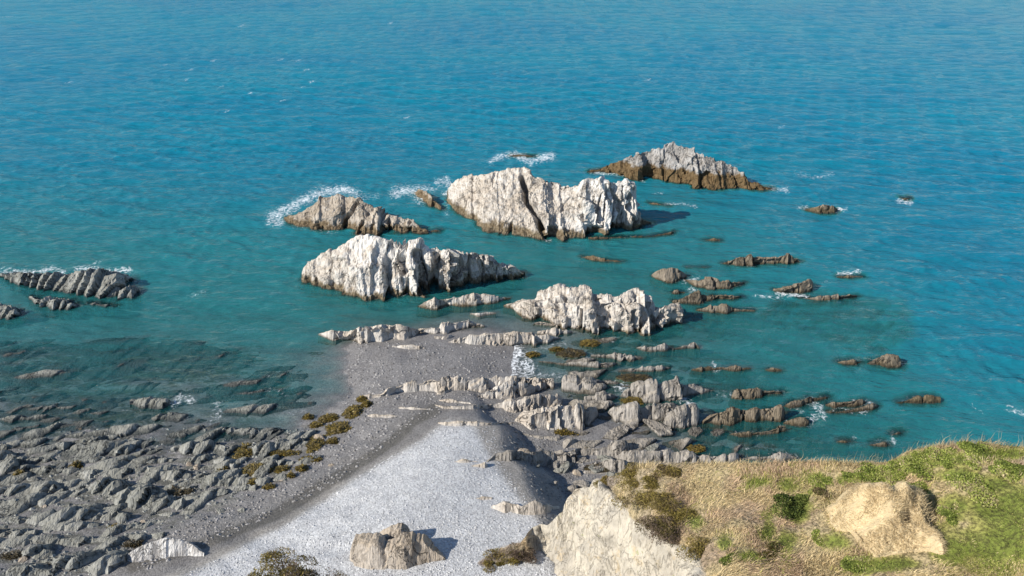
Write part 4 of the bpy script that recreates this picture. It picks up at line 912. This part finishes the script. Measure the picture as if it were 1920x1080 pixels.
# the far side falls away to the shore
bk = [P[:, 0]]
for k in range(1, 14):
    w = bk[-1].copy(); w[:, 1] += .25 + .12 * k; w[:, 2] -= .25 + .34 * k + .12 * fbm(w[:, 0] * .5, w[:, 1] * .5, 0, 3, 78 + k); bk.append(w)
end = bk[-1].copy(); end[:, 2] = -3; end[:, 1] += 2; bk.append(end)
P = np.concatenate([np.stack(bk[:0:-1], 1), P], 1); pm = np.concatenate([np.tile(pm[:, :1], (1, len(bk) - 1)), pm], 1)
near = P[:, -1:].copy(); near[..., 2] = -3; near[..., 1] -= 1
P = np.concatenate([P, near], 1); pm = np.concatenate([pm, pm[:, -1:]], 1)
HV = P.reshape(-1, 3); HPX, HPY = to_px(HV[:, 0], HV[:, 1], HV[:, 2]); HM = pm.ravel()
# plant cover: green scrub, straw, mauve heath stalks
GREENS = [('S8', 640, 255, 110, 40), ('S8', 800, 255, 90, 35), ('S8', 1000, 240, 180, 45), ('S8', 1200, 190, 160, 60), ('S8', 1350, 160, 120, 50), ('S8', 1550, 130, 200, 60), ('S8', 1750, 110, 250, 60), ('S8', 1700, 300, 200, 110), ('S8', 1500, 430, 160, 120), ('S8', 1290, 345, 100, 40), ('S8', 1800, 600, 300, 200), ('S8', 1500, 700, 260, 120), ('S8', 1100, 790, 250, 60), ('S8', 780, 650, 120, 70), ('S8', 520, 450, 90, 130), ('S8', 900, 800, 120, 60), ('S8', 200, 740, 90, 50), ('S8', 450, 640, 80, 90), ('S8', 260, 280, 130, 50), ('S7', 1780, 480, 100, 90), ('S8', 1300, 110, 90, 30), ('S8', 60, 660, 60, 60), ('S7', 350, 840, 120, 50), ('S8', 330, 560, 60, 90), ('S8', 1750, 680, 380, 260), ('S8', 1720, 440, 320, 170), ('S8', 1500, 230, 200, 60), ('S8', 450, 300, 90, 60)]
def green_at(px, py):
    g = np.zeros(np.shape(px))
    for zn, x, y, rx, ry in GREENS:
        c = zp(zn, [(x, y)])[0]; s = ZOOM[zn][2]
        g = np.maximum(g, np.exp(-(((px - c[0]) / (rx / s)) ** 2 + ((py - c[1]) / (ry / s)) ** 2)))
    return g
def cover(X, Y, Z, r=None):
    """colour of the plants at a place on the headland"""
    px, py = to_px(X, Y, Z)
    g = green_at(px, py) + .55 * fbm(X * .9, Y * .9, 0, 4, 61) + (0 if r is None else .55 * r)
    mauve = smooth(1330, 1240, px) * .7 + .8 * fbm(X * .5, Y * .5, 0, 3, 62)
    straw = np.array([.56, .45, .26]); pink = np.array([.50, .37, .245]); grn = np.array([.20, .24, .05]); yel = np.array([.40, .38, .12]); mv = np.array([.36, .30, .25])
    t1 = smooth(-.1, .35, fbm(X * .6, Y * .6, 0, 3, 63))[..., None]
    c = straw * (1 - t1) + pink * t1
    t = smooth(.30, .8, mauve)[..., None]; c = c * (1 - t) + mv * t
    g = g - .12
    t = smooth(.28, .48, g)[..., None]; c = c * (1 - t) + yel * t
    t = smooth(.45, .78, g)[..., None]; return c * (1 - t) + grn * t
hc = cover(HV[:, 0], HV[:, 1], HV[:, 2]) * .8
me = mesh_np("headland", HV, grid_faces(P.shape[0], P.shape[1], True), True)
attr(me, "cliff", HM); attr_col(me, "cover", hc)
m = NT("headland_rock_and_turf"); p = m.pos()
n1 = m.noise(p, .5, 5, .6); st = m.noise(m.scaled(p, (2.2, 1.4, .5), (0, .5, .3)), 1.3, 6, .65); fi = m.noise(p, 5, 6, .7); ck = m.noise(m.scaled(p, (6, 3, .6), (0, .55, .3)), 1.0, 3, .5)
rc = m.mix(m.ramp(n1, .35, .65), (.50, .455, .375), (.36, .33, .28))
rc = m.mix(m.math('MULTIPLY', m.ramp(st, .52, .72), .5), rc, (.24, .215, .18))
rc = m.mix(m.math('MULTIPLY', m.ramp(m.noise(p, .8, 4, .7), .56, .68), .55), rc, (.46, .35, .20))
rc = m.mix(m.math('MULTIPLY', m.ramp(ck, .56, .66), .45), rc, (.20, .175, .14))
ln = m.ramp(m.math('ABSOLUTE', m.math('SUBTRACT', m.noise(m.scaled(p, (1.2, .9, .4), (0, .5, .2)), 1.0, 4, .6, 1.0), .5)), .004, .02, 1, 0)
rc = m.mix(m.math('MULTIPLY', ln, .35), rc, (.12, .105, .085))
rc = m.mix(m.math('MULTIPLY', m.ramp(m.noise(p, 2.2, 7, .75), .54, .68), .5), rc, (.22, .20, .17))
rc = m.mix(m.math('MULTIPLY', m.ramp(m.noise(p, 1.3, 5, .7), .64, .70), .8), rc, (.20, .22, .06))
gc = m.mix(m.math('MULTIPLY', m.ramp(fi, .4, .62), .75), m.att("cover", out="Color"), (.05, .045, .02))
c = m.mix(m.att("cliff"), gc, rc)
hb = m.math('ADD', m.math('MULTIPLY', st, .7), m.math('ADD', m.math('MULTIPLY', fi, .5), m.math('MULTIPLY', ck, .7)))
tag(link("headland", me, m.done(m.principled(c, .92, m.bump(m.math('SUBTRACT', hb, m.math('MULTIPLY', ln, .25)), .9, .22), .15))), "grassy headland with a pale cliff face above the beach", None, None, "structure")

# ------------------------------------------------------------------ plants on the headland
def head_point(px, py):
    z = head_z(px, py); X, Y = at_z(px, py, z); return X, Y, z
def leaf_mat(name, trans=.25):
    m = NT(name); col = m.att("tint", out="Color")
    a = m.principled(col, .75, None, .15); t = m.n("ShaderNodeBsdfTranslucent"); m.put(t.inputs[0], col)
    s = m.n("ShaderNodeMixShader"); s.inputs[0].default_value = trans; m.t.links.new(a, s.inputs[1]); m.t.links.new(t.outputs[0], s.inputs[2]); return m.done(s.outputs[0])
M_BLADE, M_LEAF = leaf_mat("dry_grass_blade"), leaf_mat("scrub_leaf", .2)
def blades(root, nrm, length, width, lean, col, seed, droop=.35):
    """root (n,3); returns verts, tris, colours: a bent two-segment blade each"""
    r = np.random.default_rng(seed); n = len(root)
    d = nrm + lean; d /= np.linalg.norm(d, axis=1, keepdims=True)
    a = r.uniform(0, 6.283, n); s = np.stack([np.cos(a), np.sin(a), 0 * a], 1)
    w = (width * r.uniform(.6, 1.3, n))[:, None]; L = length[:, None]
    bend = np.stack([r.normal(.25, .5, n), r.normal(.05, .5, n), -np.abs(r.normal(.5, .4, n))], 1) * droop
    m1 = root + d * L * .55; m2 = root + (d + bend) * L
    V = np.stack([root - s * w, root + s * w, m1 - s * w * .7, m1 + s * w * .7, m2], 1)
    k = (np.arange(n) * 5)[:, None, None]
    Fc = (np.array([(0, 1, 3), (0, 3, 2), (2, 3, 4)])[None] + k).reshape(-1, 3)
    return V.reshape(-1, 3), Fc, np.repeat(col, 5, 0)
def head_roots(n, seed, xlo=860, xhi=1960):
    r = np.random.default_rng(seed)
    px = r.uniform(xlo, xhi, n); e = np.interp(px, edge_px[:, 0], edge_px[:, 1]); py = e + (1120 - e) * r.random(n) ** .9
    c = poly_mask(px, py, CLIFF, 4); keep = c < .35 * r.random(n) + .02
    px, py = px[keep], py[keep]; X, Y, Z = head_point(px, py)
    Z = Z + 0
    off = .55 * fbm(X * .35, Y * .35, 0, 4, 75) * smooth(0, .03, ((py - e[keep]) / (1430 - e[keep])) ** .8) + .10 * fbm(X * 1.6, Y * 1.6, 0, 3, 76)
    return px, py, X, Y, Z + off * .92
px, py, X, Y, Z = head_roots(210000, 21)
r = np.random.default_rng(22); n = len(X)
col = cover(X, Y, Z, r.normal(size=n) * .5) * r.uniform(.45, 1.55, n)[:, None]
g = green_at(px, py)
L = np.where(g > .5, r.uniform(.08, .24, n), r.uniform(.14, .50, n)) * (.7 + .5 * np.clip(fbm(X * .8, Y * .8, 0, 2, 65) + .5, 0, 1))
clump = np.stack([.55 + 1.1 * vnoise(X * .7, Y * .7, 0, 66), 1.1 * vnoise(X * .7, Y * .7, 5, 67), 0 * X], 1) + r.normal(0, .38, (n, 3)) * np.array([1, 1, .2])
V, Fc, C = blades(np.stack([X, Y, Z - .04], 1), np.tile([0, 0, 1.0], (n, 1)), L, .014, clump * 1.15, col, 23)
me = mesh_np("grass", V, Fc); attr_col(me, "tint", C); tag(link("grass", me, M_BLADE), "matted straw and green grass covering the headland", None, None, "stuff")
# tall stalks along the skyline of the headland
r = np.random.default_rng(31); n = 1500
px = np.concatenate([r.uniform(1180, 1930, 900), r.normal(1800, 45, 350), r.normal(1560, 60, 250)]); px = px[(px > 1178) & (px < 1935)]; n = len(px)
e = np.interp(px, edge_px[:, 0], edge_px[:, 1]); py = e + np.abs(r.normal(0, 5, n)) + .5
X, Y, Z = head_point(px, py)
V, Fc, C = blades(np.stack([X, Y, Z - .1], 1), np.tile([0, 0, 1.0], (n, 1)), r.uniform(.25, .55, n) + .75 * (r.random(n) ** 5), .010, np.stack([r.normal(.2, .35, n), r.normal(0, .3, n), 0 * px], 1), np.array([.42, .34, .20]) * r.uniform(.6, 1.25, n)[:, None], 32, .25)
me = mesh_np("seed_stalks", V, Fc); attr_col(me, "tint", C); tag(link("seed_stalks", me, M_BLADE), "thin dry stalks standing along the headland's edge", None, None, "stuff")

def stem_mat():
    m = NT("woody_stem"); return m.done(m.principled(m.mix(m.noise(m.pos(), 9, 3), (.06, .045, .03), (.13, .10, .075)), .9, None, .1))
M_STEM = stem_mat()
def bush(name, label, cat, base, rad, n, palette, leaf, group=None, lobes=9, seed=0, spiky=False):
    """foliage of small leaves spread through an uneven set of lobes, on forked stems"""
    r = np.random.default_rng(seed + 900)
    root = link(name, None, None, None, base); tag(root, label, cat, group)
    cs = np.stack([r.normal(0, .45, lobes), r.normal(0, .45, lobes), r.uniform(.15, .62, lobes)], 1); rs = r.uniform(.32, .62, lobes)
    li = r.integers(0, lobes, n); d = r.normal(size=(n, 3)); d /= np.linalg.norm(d, axis=1, keepdims=True); d[:, 2] = np.abs(d[:, 2]) * .9 - .15
    rr = rs[li] * (1 - .45 * r.random(n) ** 2) * (1 + .28 * fbm(d[:, 0] * 3 + li, d[:, 1] * 3, d[:, 2] * 3, 3, seed))
    c = (cs[li] + d * rr[:, None]) * np.array(rad)
    a = r.normal(size=(n, 3)) + d * (1.6 if spiky else .3); a /= np.linalg.norm(a, axis=1, keepdims=True)
    b = np.cross(a, r.normal(size=(n, 3))); b /= np.linalg.norm(b, axis=1, keepdims=True) + 1e-9
    sz = (leaf * r.uniform(.6, 1.5, n))[:, None]; asp = .28 if spiky else .6
    V = np.stack([c - a * sz, c + b * sz * asp, c + a * sz, c - b * sz * asp], 1)
    Fc = (np.arange(n) * 4)[:, None] + np.arange(4)[None]
    pal = np.array(palette); pi = np.clip((fbm(c[:, 0] * 1.6 + seed, c[:, 1] * 1.6, c[:, 2] * 1.6, 3, seed) + .5 + r.normal(0, .22, n)) * len(pal), 0, len(pal) - 1).astype(int)
    me = mesh_np("foliage", V.reshape(-1, 3), Fc); attr_col(me, "tint", np.repeat(pal[pi] * r.uniform(.65, 1.35, n)[:, None], 4, 0))
    link("foliage", me, M_LEAF, root)
    sv, sf = [], []
    for k in range(lobes):
        tip = cs[k] * np.array(rad); o = r.normal(0, .06, 3) * np.array(rad); o[2] = -.25
        for q in range(4):
            for (pp, ww) in ((o, .03), (tip, .012)): sv.append(pp + ww * np.array([math.cos(q * 1.57), math.sin(q * 1.57), 0]))
        b0 = k * 8
        for q in range(4): sf.append((b0 + 2 * q, b0 + (2 * q + 2) % 8, b0 + (2 * q + 3) % 8, b0 + 2 * q + 1))
    link("stem", mesh_np("stem", np.array(sv), np.array(sf)), M_STEM, root)
    return root
HEATH = [(.16, .13, .035), (.22, .175, .045), (.28, .22, .065), (.20, .15, .075), (.13, .10, .05)]
BROWNH = [(.10, .075, .05), (.15, .11, .085), (.19, .14, .11), (.09, .07, .03), (.12, .10, .035)]
BRAM = [(.10, .13, .03), (.18, .225, .045), (.27, .315, .07), (.36, .38, .11), (.40, .34, .19)]
def on_head(zone, x, y):
    c = zp(zone, [(x, y)])[0]; X, Y, Z = head_point(np.array(c[0]), np.array(c[1])); return (float(X), float(Y), float(Z))
def span(zone, x, y, w):
    c = zp(zone, [(x, y)])[0]; X, Y, Z = head_point(np.array(c[0]), np.array(c[1])); dd = float(Y * CP - (Z - CAM_H) * SP); return w / ZOOM[zone][2] * dd / F * .5
for i, (x, y, w, lb) in enumerate([(1330, 150, 240, "olive heather bush at the tip of the headland next to the pink grass"), (1480, 200, 170, "olive heather bush second from the headland tip"), (1440, 310, 230, "wide olive heather bush above the bare cliff edge"), (1560, 350, 150, "small olive heather bush beside the wide one above the cliff"),
                                   (1640, 420, 250, "dense olive heather bush with a dark right edge"), (1500, 490, 160, "brown heather bush hanging over the cliff edge"), (1600, 550, 250, "dark brown heather bush lowest on the cliff brink"), (1820, 650, 190, "round dark heather bush beside the green gully"), (1085, 185, 90, "small heather bush on the ridge of bare cliff"),
                                   (1600, 90, 110, "low heather bush in the pink grass along the far brink")]):
    s = span('S7', x, y, w * 1.3); b = on_head('S7', x, y + w * .10)
    bush("heather_bush", lb, "heather bush", b, (s * 1.1, s * .95, min(s * .55, .62)), int(2600 + 1700 * s), BROWNH if i in (5, 6) else HEATH, .055, None, 10, i, True)
for i, (x, y, w, lb) in enumerate([(520, 420, 170, "tall dark green bramble shrub casting deep shade"), (640, 255, 150, "bright green bramble patch on the far slope next to the pale grass"), (740, 262, 110, "green bramble patch, second along the far slope"), (820, 258, 100, "green bramble patch, third along the far slope"), (920, 262, 120, "rounded bright green bramble clump on the far slope"),
                                   (1050, 235, 160, "bramble patch below the step of the far brink"), (1170, 215, 150, "bramble patch at the foot of the raised grassy hump"), (1320, 170, 190, "wide green bramble patch across the raised hump"), (1480, 130, 170, "light green scrub on the raised hump's shoulder"), (1290, 345, 170, "green scrub bush behind the straw heap"),
                                   (1680, 100, 190, "green scrub along the hump's brink"), (1700, 300, 230, "broad scrub patch on the hump's near slope"), (1520, 470, 150, "low scrub beside the straw heap's shaded end"), (130, 770, 110, "small green shrub beside the bright green gully"), (350, 755, 120, "round brown-green shrub above the white gully rock"),
                                   (740, 400, 150, "brown bramble tangle between the dark shrub and straw heap"), (1860, 210, 190, "scrub patch at the top of the hump's slope"), (900, 790, 150, "low scrub below the straw heap"), (680, 610, 130, "loose bramble beside the dead stalks")]):
    s = span('S8', x, y, w); b = on_head('S8', x, y + w * .12); tall = i == 0
    bush("bramble_shrub", lb, "shrub", b if not tall else (b[0], b[1], b[2] - .1), (s * 1.5, s * 1.25, s * (.95 if tall else .30)), int(4200 + 4200 * s), [(.035, .05, .015), (.06, .085, .02), (.10, .13, .03), (.17, .20, .05)] if tall else BRAM if i not in (14, 15) else [(.09, .07, .02), (.13, .10, .04), (.07, .08, .02), (.16, .12, .07)], .042, None, 10, 50 + i)
for i, (x, y, w, lb) in enumerate([(480, 690, 190, "dark brown heather bush on the lower cliff spur"), (390, 730, 190, "olive heather bush on the lower cliff spur"), (300, 780, 190, "heather bush trailing down the lower spur"), (510, 800, 130, "shaded brown heather bush against the cliff wall")]):
    s = span('S7', x, y, w); b = on_head('S7', x, y + 25)
    bush("heather_bush", lb, "heather bush", b, (s * 1.1, s * .9, s * .6), int(2600 + 900 * s), BROWNH if i in (0, 3) else HEATH, .07, None, 10, 80 + i, True)

# heap of cut dead grass
hpx = zp('S8', [(690, 470), (760, 420), (870, 385), (930, 400), (1000, 375), (1100, 360), (1230, 390), (1300, 440), (1330, 520), (1330, 600), (1400, 740), (1300, 720), (1200, 720), (1000, 745), (900, 690), (840, 600), (750, 590)])
bx, by, bz = head_point(hpx[:, 0], hpx[:, 1]); cx, cy, cz = bx.mean(), by.mean(), bz.mean()
rx, ry = (bx.max() - bx.min()) * .5, (by.max() - by.min()) * .5
gx_, gy_ = np.meshgrid(np.linspace(bx.min() - .4, bx.max() + .4, 120), np.linspace(by.min() - .5, by.max() + .5, 120), indexing='ij')
dd, _ = seg_dist(gx_, gy_, np.r_[bx, bx[0]], np.r_[by, by[0]]); ins = in_poly(gx_, gy_, list(zip(bx, by))); dd = np.where(ins, dd, -dd)
zs = np.full(gx_.shape, cz)
hh = np.clip((dd + .1) / 1.3, 0, 1) ** .55 * 1.7
def lobe(x, y, sx, sy, a):
    c = zp('S8', [(x, y)]); X, Y, Z = head_point(c[:, 0], c[:, 1]); return a * np.exp(-((gx_ - X[0]) / sx) ** 2 - ((gy_ - Y[0]) / sy) ** 2)
hh = hh * (.55 + lobe(870, 470, 1.5, 1.1, .55) + lobe(1170, 460, 1.7, 1.2, .75) + lobe(1050, 620, 1.6, 1.0, .25) - lobe(990, 410, .30, 1.0, 1.1) - lobe(1180, 600, .5, .4, .4)) + .16 * fbm(gx_ * 3.2, gy_ * 3.2, 0, 3, 86) * (dd > 0) + .46 * fbm(gx_ * 1.2, gy_ * 1.2, 0, 5, 87) * (dd > 0)
# ground height under the heap by nearest headland vertex
hv = HV[(HPX > 1500) & (HPX < 1800) & (HPY > 880) & (HPY < 1090)]
for i in range(gx_.shape[0]):
    D = (hv[None, :, 0] - gx_[i][:, None]) ** 2 + (hv[None, :, 1] - gy_[i][:, None]) ** 2
    zs[i] = hv[np.argmin(D, 1), 2]
zz = np.where(dd > -.1, zs + hh, zs - .5)
root = link("straw_heap", None, None, None, (cx, cy, cz)); tag(root, "heap of dead straw-coloured grass lying on the green headland", "straw heap")
V = np.stack([gx_ - cx, gy_ - cy, zz - cz], -1).reshape(-1, 3)
m = NT("matted_straw"); p = m.pos(); n1 = m.noise(p, 1.2, 4); n2 = m.noise(m.scaled(p, (2, 6, 3)), 3, 5, .7)
c = m.mix(m.ramp(n1, .35, .65), (.62, .50, .31), (.52, .41, .25)); c = m.mix(m.math('MULTIPLY', m.ramp(n2, .48, .7), .6), c, (.30, .23, .13))
link("heap_core", mesh_np("heap_core", V, grid_faces(120, 120), True), m.done(m.principled(c, .95, m.bump(n2, .8, .12), .1)), root)
r = np.random.default_rng(88); k = np.nonzero((dd > -.05).ravel())[0]; k = r.choice(k, 15000)
W = V[k] + np.stack([r.uniform(-.05, .05, len(k)), r.uniform(-.05, .05, len(k)), 0 * k], 1)
V2, F2, C2 = blades(W - np.array([0, 0, .03]), np.tile([0, -.3, .35], (len(k), 1)), r.uniform(.12, .38, len(k)), .012, np.stack([vnoise(W[:, 0] * 1.5, W[:, 1] * 1.5, 0, 89) * 1.2, vnoise(W[:, 0] * 1.5, W[:, 1] * 1.5, 4, 90), 0 * k], 1) + r.normal(0, .3, (len(k), 3)), np.array([.62, .50, .30]) * r.uniform(.6, 1.25, len(k))[:, None], 91, .3)
me = mesh_np("straw", V2, F2); attr_col(me, "tint", C2); tag(link("straw", me, M_BLADE, root), None, None, None, "stuff")

# ------------------------------------------------------------------ near spur that carries the heather bush at the foot of the view
ang = np.linspace(0, 2 * math.pi, 60); rings = []
bcx, bcy = at_z(560, 1105, 27.0)
for k in range(26):
    f = k / 25
    rad = .3 + 2.6 * f ** .6 + 4.5 * max(f - .2, 0)
    zt = 27.2 - 1.4 * f ** 1.2 - 27 * max(f - .15, 0) ** 1.1
    w = 1 + .22 * fbm(np.cos(ang) * 1.5, np.sin(ang) * 1.5, f * 3, 4, 95)
    w[-1] = w[0]
    ysq = np.where(np.sin(ang) > 0, .28, 1.0)
    rings.append(np.stack([float(bcx) + np.cos(ang) * rad * w, float(bcy) - .3 + np.sin(ang) * rad * w * ysq, np.full(60, zt) + .25 * fbm(np.cos(ang) * 3, np.sin(ang) * 3, f * 5, 3, 96)], 1))
P = np.stack(rings, 0); V = P.reshape(-1, 3)
me = mesh_np("cliff_spur", V, grid_faces(26, 60), True); attr(me, "cliff", smooth(26.2, 25.0, V[:, 2])); attr_col(me, "cover", np.tile([.22, .18, .10], (len(V), 1)))
tag(link("cliff_spur", me, bpy.data.materials["headland_rock_and_turf"]), "near cliff spur under the heather", None, None, "structure")
for i, (x, y, w, lb, pal) in enumerate([(530, 1085, 95, "olive heather bush on the near spur above the pale shingle", HEATH), (585, 1093, 105, "brown heather bush on the near spur, right of the olive one", BROWNH), (620, 1105, 60, "small dark heather bush trailing off the near spur", BROWNH)]):
    X, Y = at_z(x, y, 27.0); dd_ = float(Y * CP + (CAM_H - 27.0) * SP); s = w / F * dd_ * .5
    bush("heather_bush", lb, "heather bush", (float(X), float(Y), 26.75), (s * 1.15, s * .8, s * 1.15), 5200, pal, .05, None, 12, 120 + i, True)

# ------------------------------------------------------------------ seaweed
def seaweed(label, zone, x, y, w, h, group=None, seed=0, wet=True, olive=True):
    c = zp(zone, [(x, y)])[0]; s = ZOOM[zone][2]
    X, Y, Z = [float(k) for k in hit(np.array(c[0]), np.array(c[1]))]
    dd = Y * CP - (Z - CAM_H) * SP
    ax = w / s * dd / F * .5; ay = h / s * dd / F * .5 / max(.35, (CAM_H - Z) / math.hypot(X, Y, CAM_H - Z)) * .9
    r = np.random.default_rng(seed + 300); n = int(500 + 420 * ax * max(ay, .5))
    root = link("seaweed_clump", None, None, None, (X, Y, Z)); tag(root, label, "seaweed", group)
    # lumpy holdfast mass
    k = 34; u, v = np.meshgrid(np.linspace(-1.15, 1.15, k), np.linspace(-1.15, 1.15, k), indexing='ij')
    rad = np.hypot(u, v); edge = 1 + .45 * fbm(u * 2 + seed, v * 2, 0, 3, seed)
    lump = np.clip(edge - rad, 0, 1) ** .5 * (.26 + .30 * fbm(u * 3 + seed, v * 3, 0, 4, seed + 1))
    gz0 = ground(X + u * ax, Y + v * ay)
    zz = np.maximum(gz0, 0 if Z < .05 else -9) - Z - .06 + lump * 1.3 - .5 * (rad > edge)
    P = np.stack([u * ax, v * ay, zz], -1).reshape(-1, 3)
    link("weed_mat", mesh_np("weed_mat", P, grid_faces(k, k), True), M_WEED, root)
    ids = np.nonzero((rad < edge * .98).ravel())[0]; ids = r.choice(ids, n)
    W = P[ids] + r.normal(0, .05, (n, 3)) * np.array([1, 1, .2])
    a = r.uniform(0, 6.28, n); d = np.stack([np.cos(a), np.sin(a), r.uniform(.0, .5, n)], 1)
    sd = np.stack([-np.sin(a), np.cos(a), r.normal(0, .3, n)], 1); L = r.uniform(.10, .24, n)[:, None]; wd = L * .28
    Vv = np.stack([W - sd * wd, W + sd * wd, W + d * L + sd * wd * .5, W + d * L - sd * wd * .5], 1)
    pal = np.array([(.10, .075, .018), (.15, .105, .02), (.19, .14, .03), (.06, .045, .015)] if olive else [(.05, .04, .02), (.08, .06, .03), (.04, .035, .02)])
    me = mesh_np("frond", Vv.reshape(-1, 3), (np.arange(n) * 4)[:, None] + np.arange(4)[None]); attr_col(me, "tint", np.repeat(pal[r.integers(0, len(pal), n)] * r.uniform(.7, 1.3, n)[:, None], 4, 0))
    tag(link("frond", me, M_FROND, root), None, None, None, "stuff")
m = NT("brown_weed_mat"); p = m.pos(); M_WEED = m.done(m.principled(m.mix(m.noise(p, 3, 5, .7), (.03, .024, .008), (.15, .105, .025)), .45, m.bump(m.noise(p, 6, 5, .7), .8, .1), .4))
m = NT("brown_weed_frond"); M_FROND = m.done(m.principled(m.att("tint", out="Color"), .45, None, .4))
W1 = [("R3", 1740, 365, 180, 60, "dark floating weed raft in the wash beside the spit, largest there"), ("R3", 1650, 342, 90, 22, "thin weed raft beside the largest one in the wash"), ("R3", 1490, 376, 84, 28, "small weed raft near the foaming edge of the spit"), ("R3", 1870, 300, 120, 50, "weed raft beyond the wash, close to the grey ledges"),
      ("R4", 690, 272, 112, 30, "olive weed mat under the large rounded ledge"), ("R4", 380, 416, 100, 14, "thin weed strip at the foot of the tall fluted block"), ("R4", 690, 166, 160, 36, "dark weed raft off the grey ledge in the wash"), ("R4", 970, 486, 70, 30, "small dark weed clump in the shallows by the block ledge"),
      ("S2", 1680, 242, 195, 72, "dark weed clump at the water's edge of the grey beach"), ("S2", 1490, 232, 92, 40, "small weed clump standing in the shallows near the beach"), ("S2", 1565, 306, 115, 50, "small weed clump between the shallows and the biggest weed clump"), ("S2", 1770, 345, 270, 130, "biggest golden weed clump on the bare grey beach"),
      ("R3", 295, 755, 150, 90, "golden weed clump by the low white slab"), ("R3", 380, 708, 58, 38, "little weed clump above the golden clump"), ("R3", 350, 674, 60, 26, "tiny weed tuft near the jagged ledge row"), ("S2", 1725, 472, 110, 50, "weed tuft just below the biggest golden clump"),
      ("S2", 830, 590, 180, 170, "thick brown weed mound on a reef ledge"), ("S2", 940, 745, 230, 130, "brown weed draped over the reef ledge's end"), ("S2", 1545, 500, 170, 150, "brown weed on the outer tip of the reef"), ("S2", 1240, 590, 330, 66, "long strip of weed along the striped reef ledge"), ("S2", 1500, 655, 210, 46, "narrow weed strip at the sandy reef edge"),
      ("S2", 1100, 740, 70, 80, "weed tuft at the base of a small striped ledge"), ("S2", 1220, 750, 160, 50, "weed strip below the small striped ledge"), ("S2", 1425, 745, 110, 50, "weed tuft nearest the open gravel"), ("S2", 930, 885, 84, 50, "weed tuft beside a small ledge at the gravel's edge"), ("S2", 640, 760, 110, 50, "weed tuft between two reef ledges"), ("S2", 200, 970, 330, 70, "dark weed in the wet channel of the reef"), ("S2", 1090, 930, 110, 24, "stringy weed lying on sand at the reef edge"), ("S2", 1310, 818, 80, 24, "thin weed scrap out on the sand"),
      ("S3", 1215, 575, 110, 80, "round brown weed tuft in a bare pool of the reef"), ("S3", 1400, 740, 200, 56, "dead dark weed line by the white fluted outcrop"), ("S3", 150, 860, 270, 70, "curling dead weed band on the inner reef"), ("S1", 860, 925, 130, 50, "green-brown weed in the mid reef pools"), ("S1", 220, 1020, 110, 60, "weed tuft under the pale reef blocks"), ("S5", 400, 950, 260, 90, "dark weed below the rounded grey rock near the headland")]
for i, (zn, x, y, w, h, lb) in enumerate(W1): seaweed(lb, zn, x, y, w, h, None, i, True, i not in (0, 6, 26, 30, 31, 34))
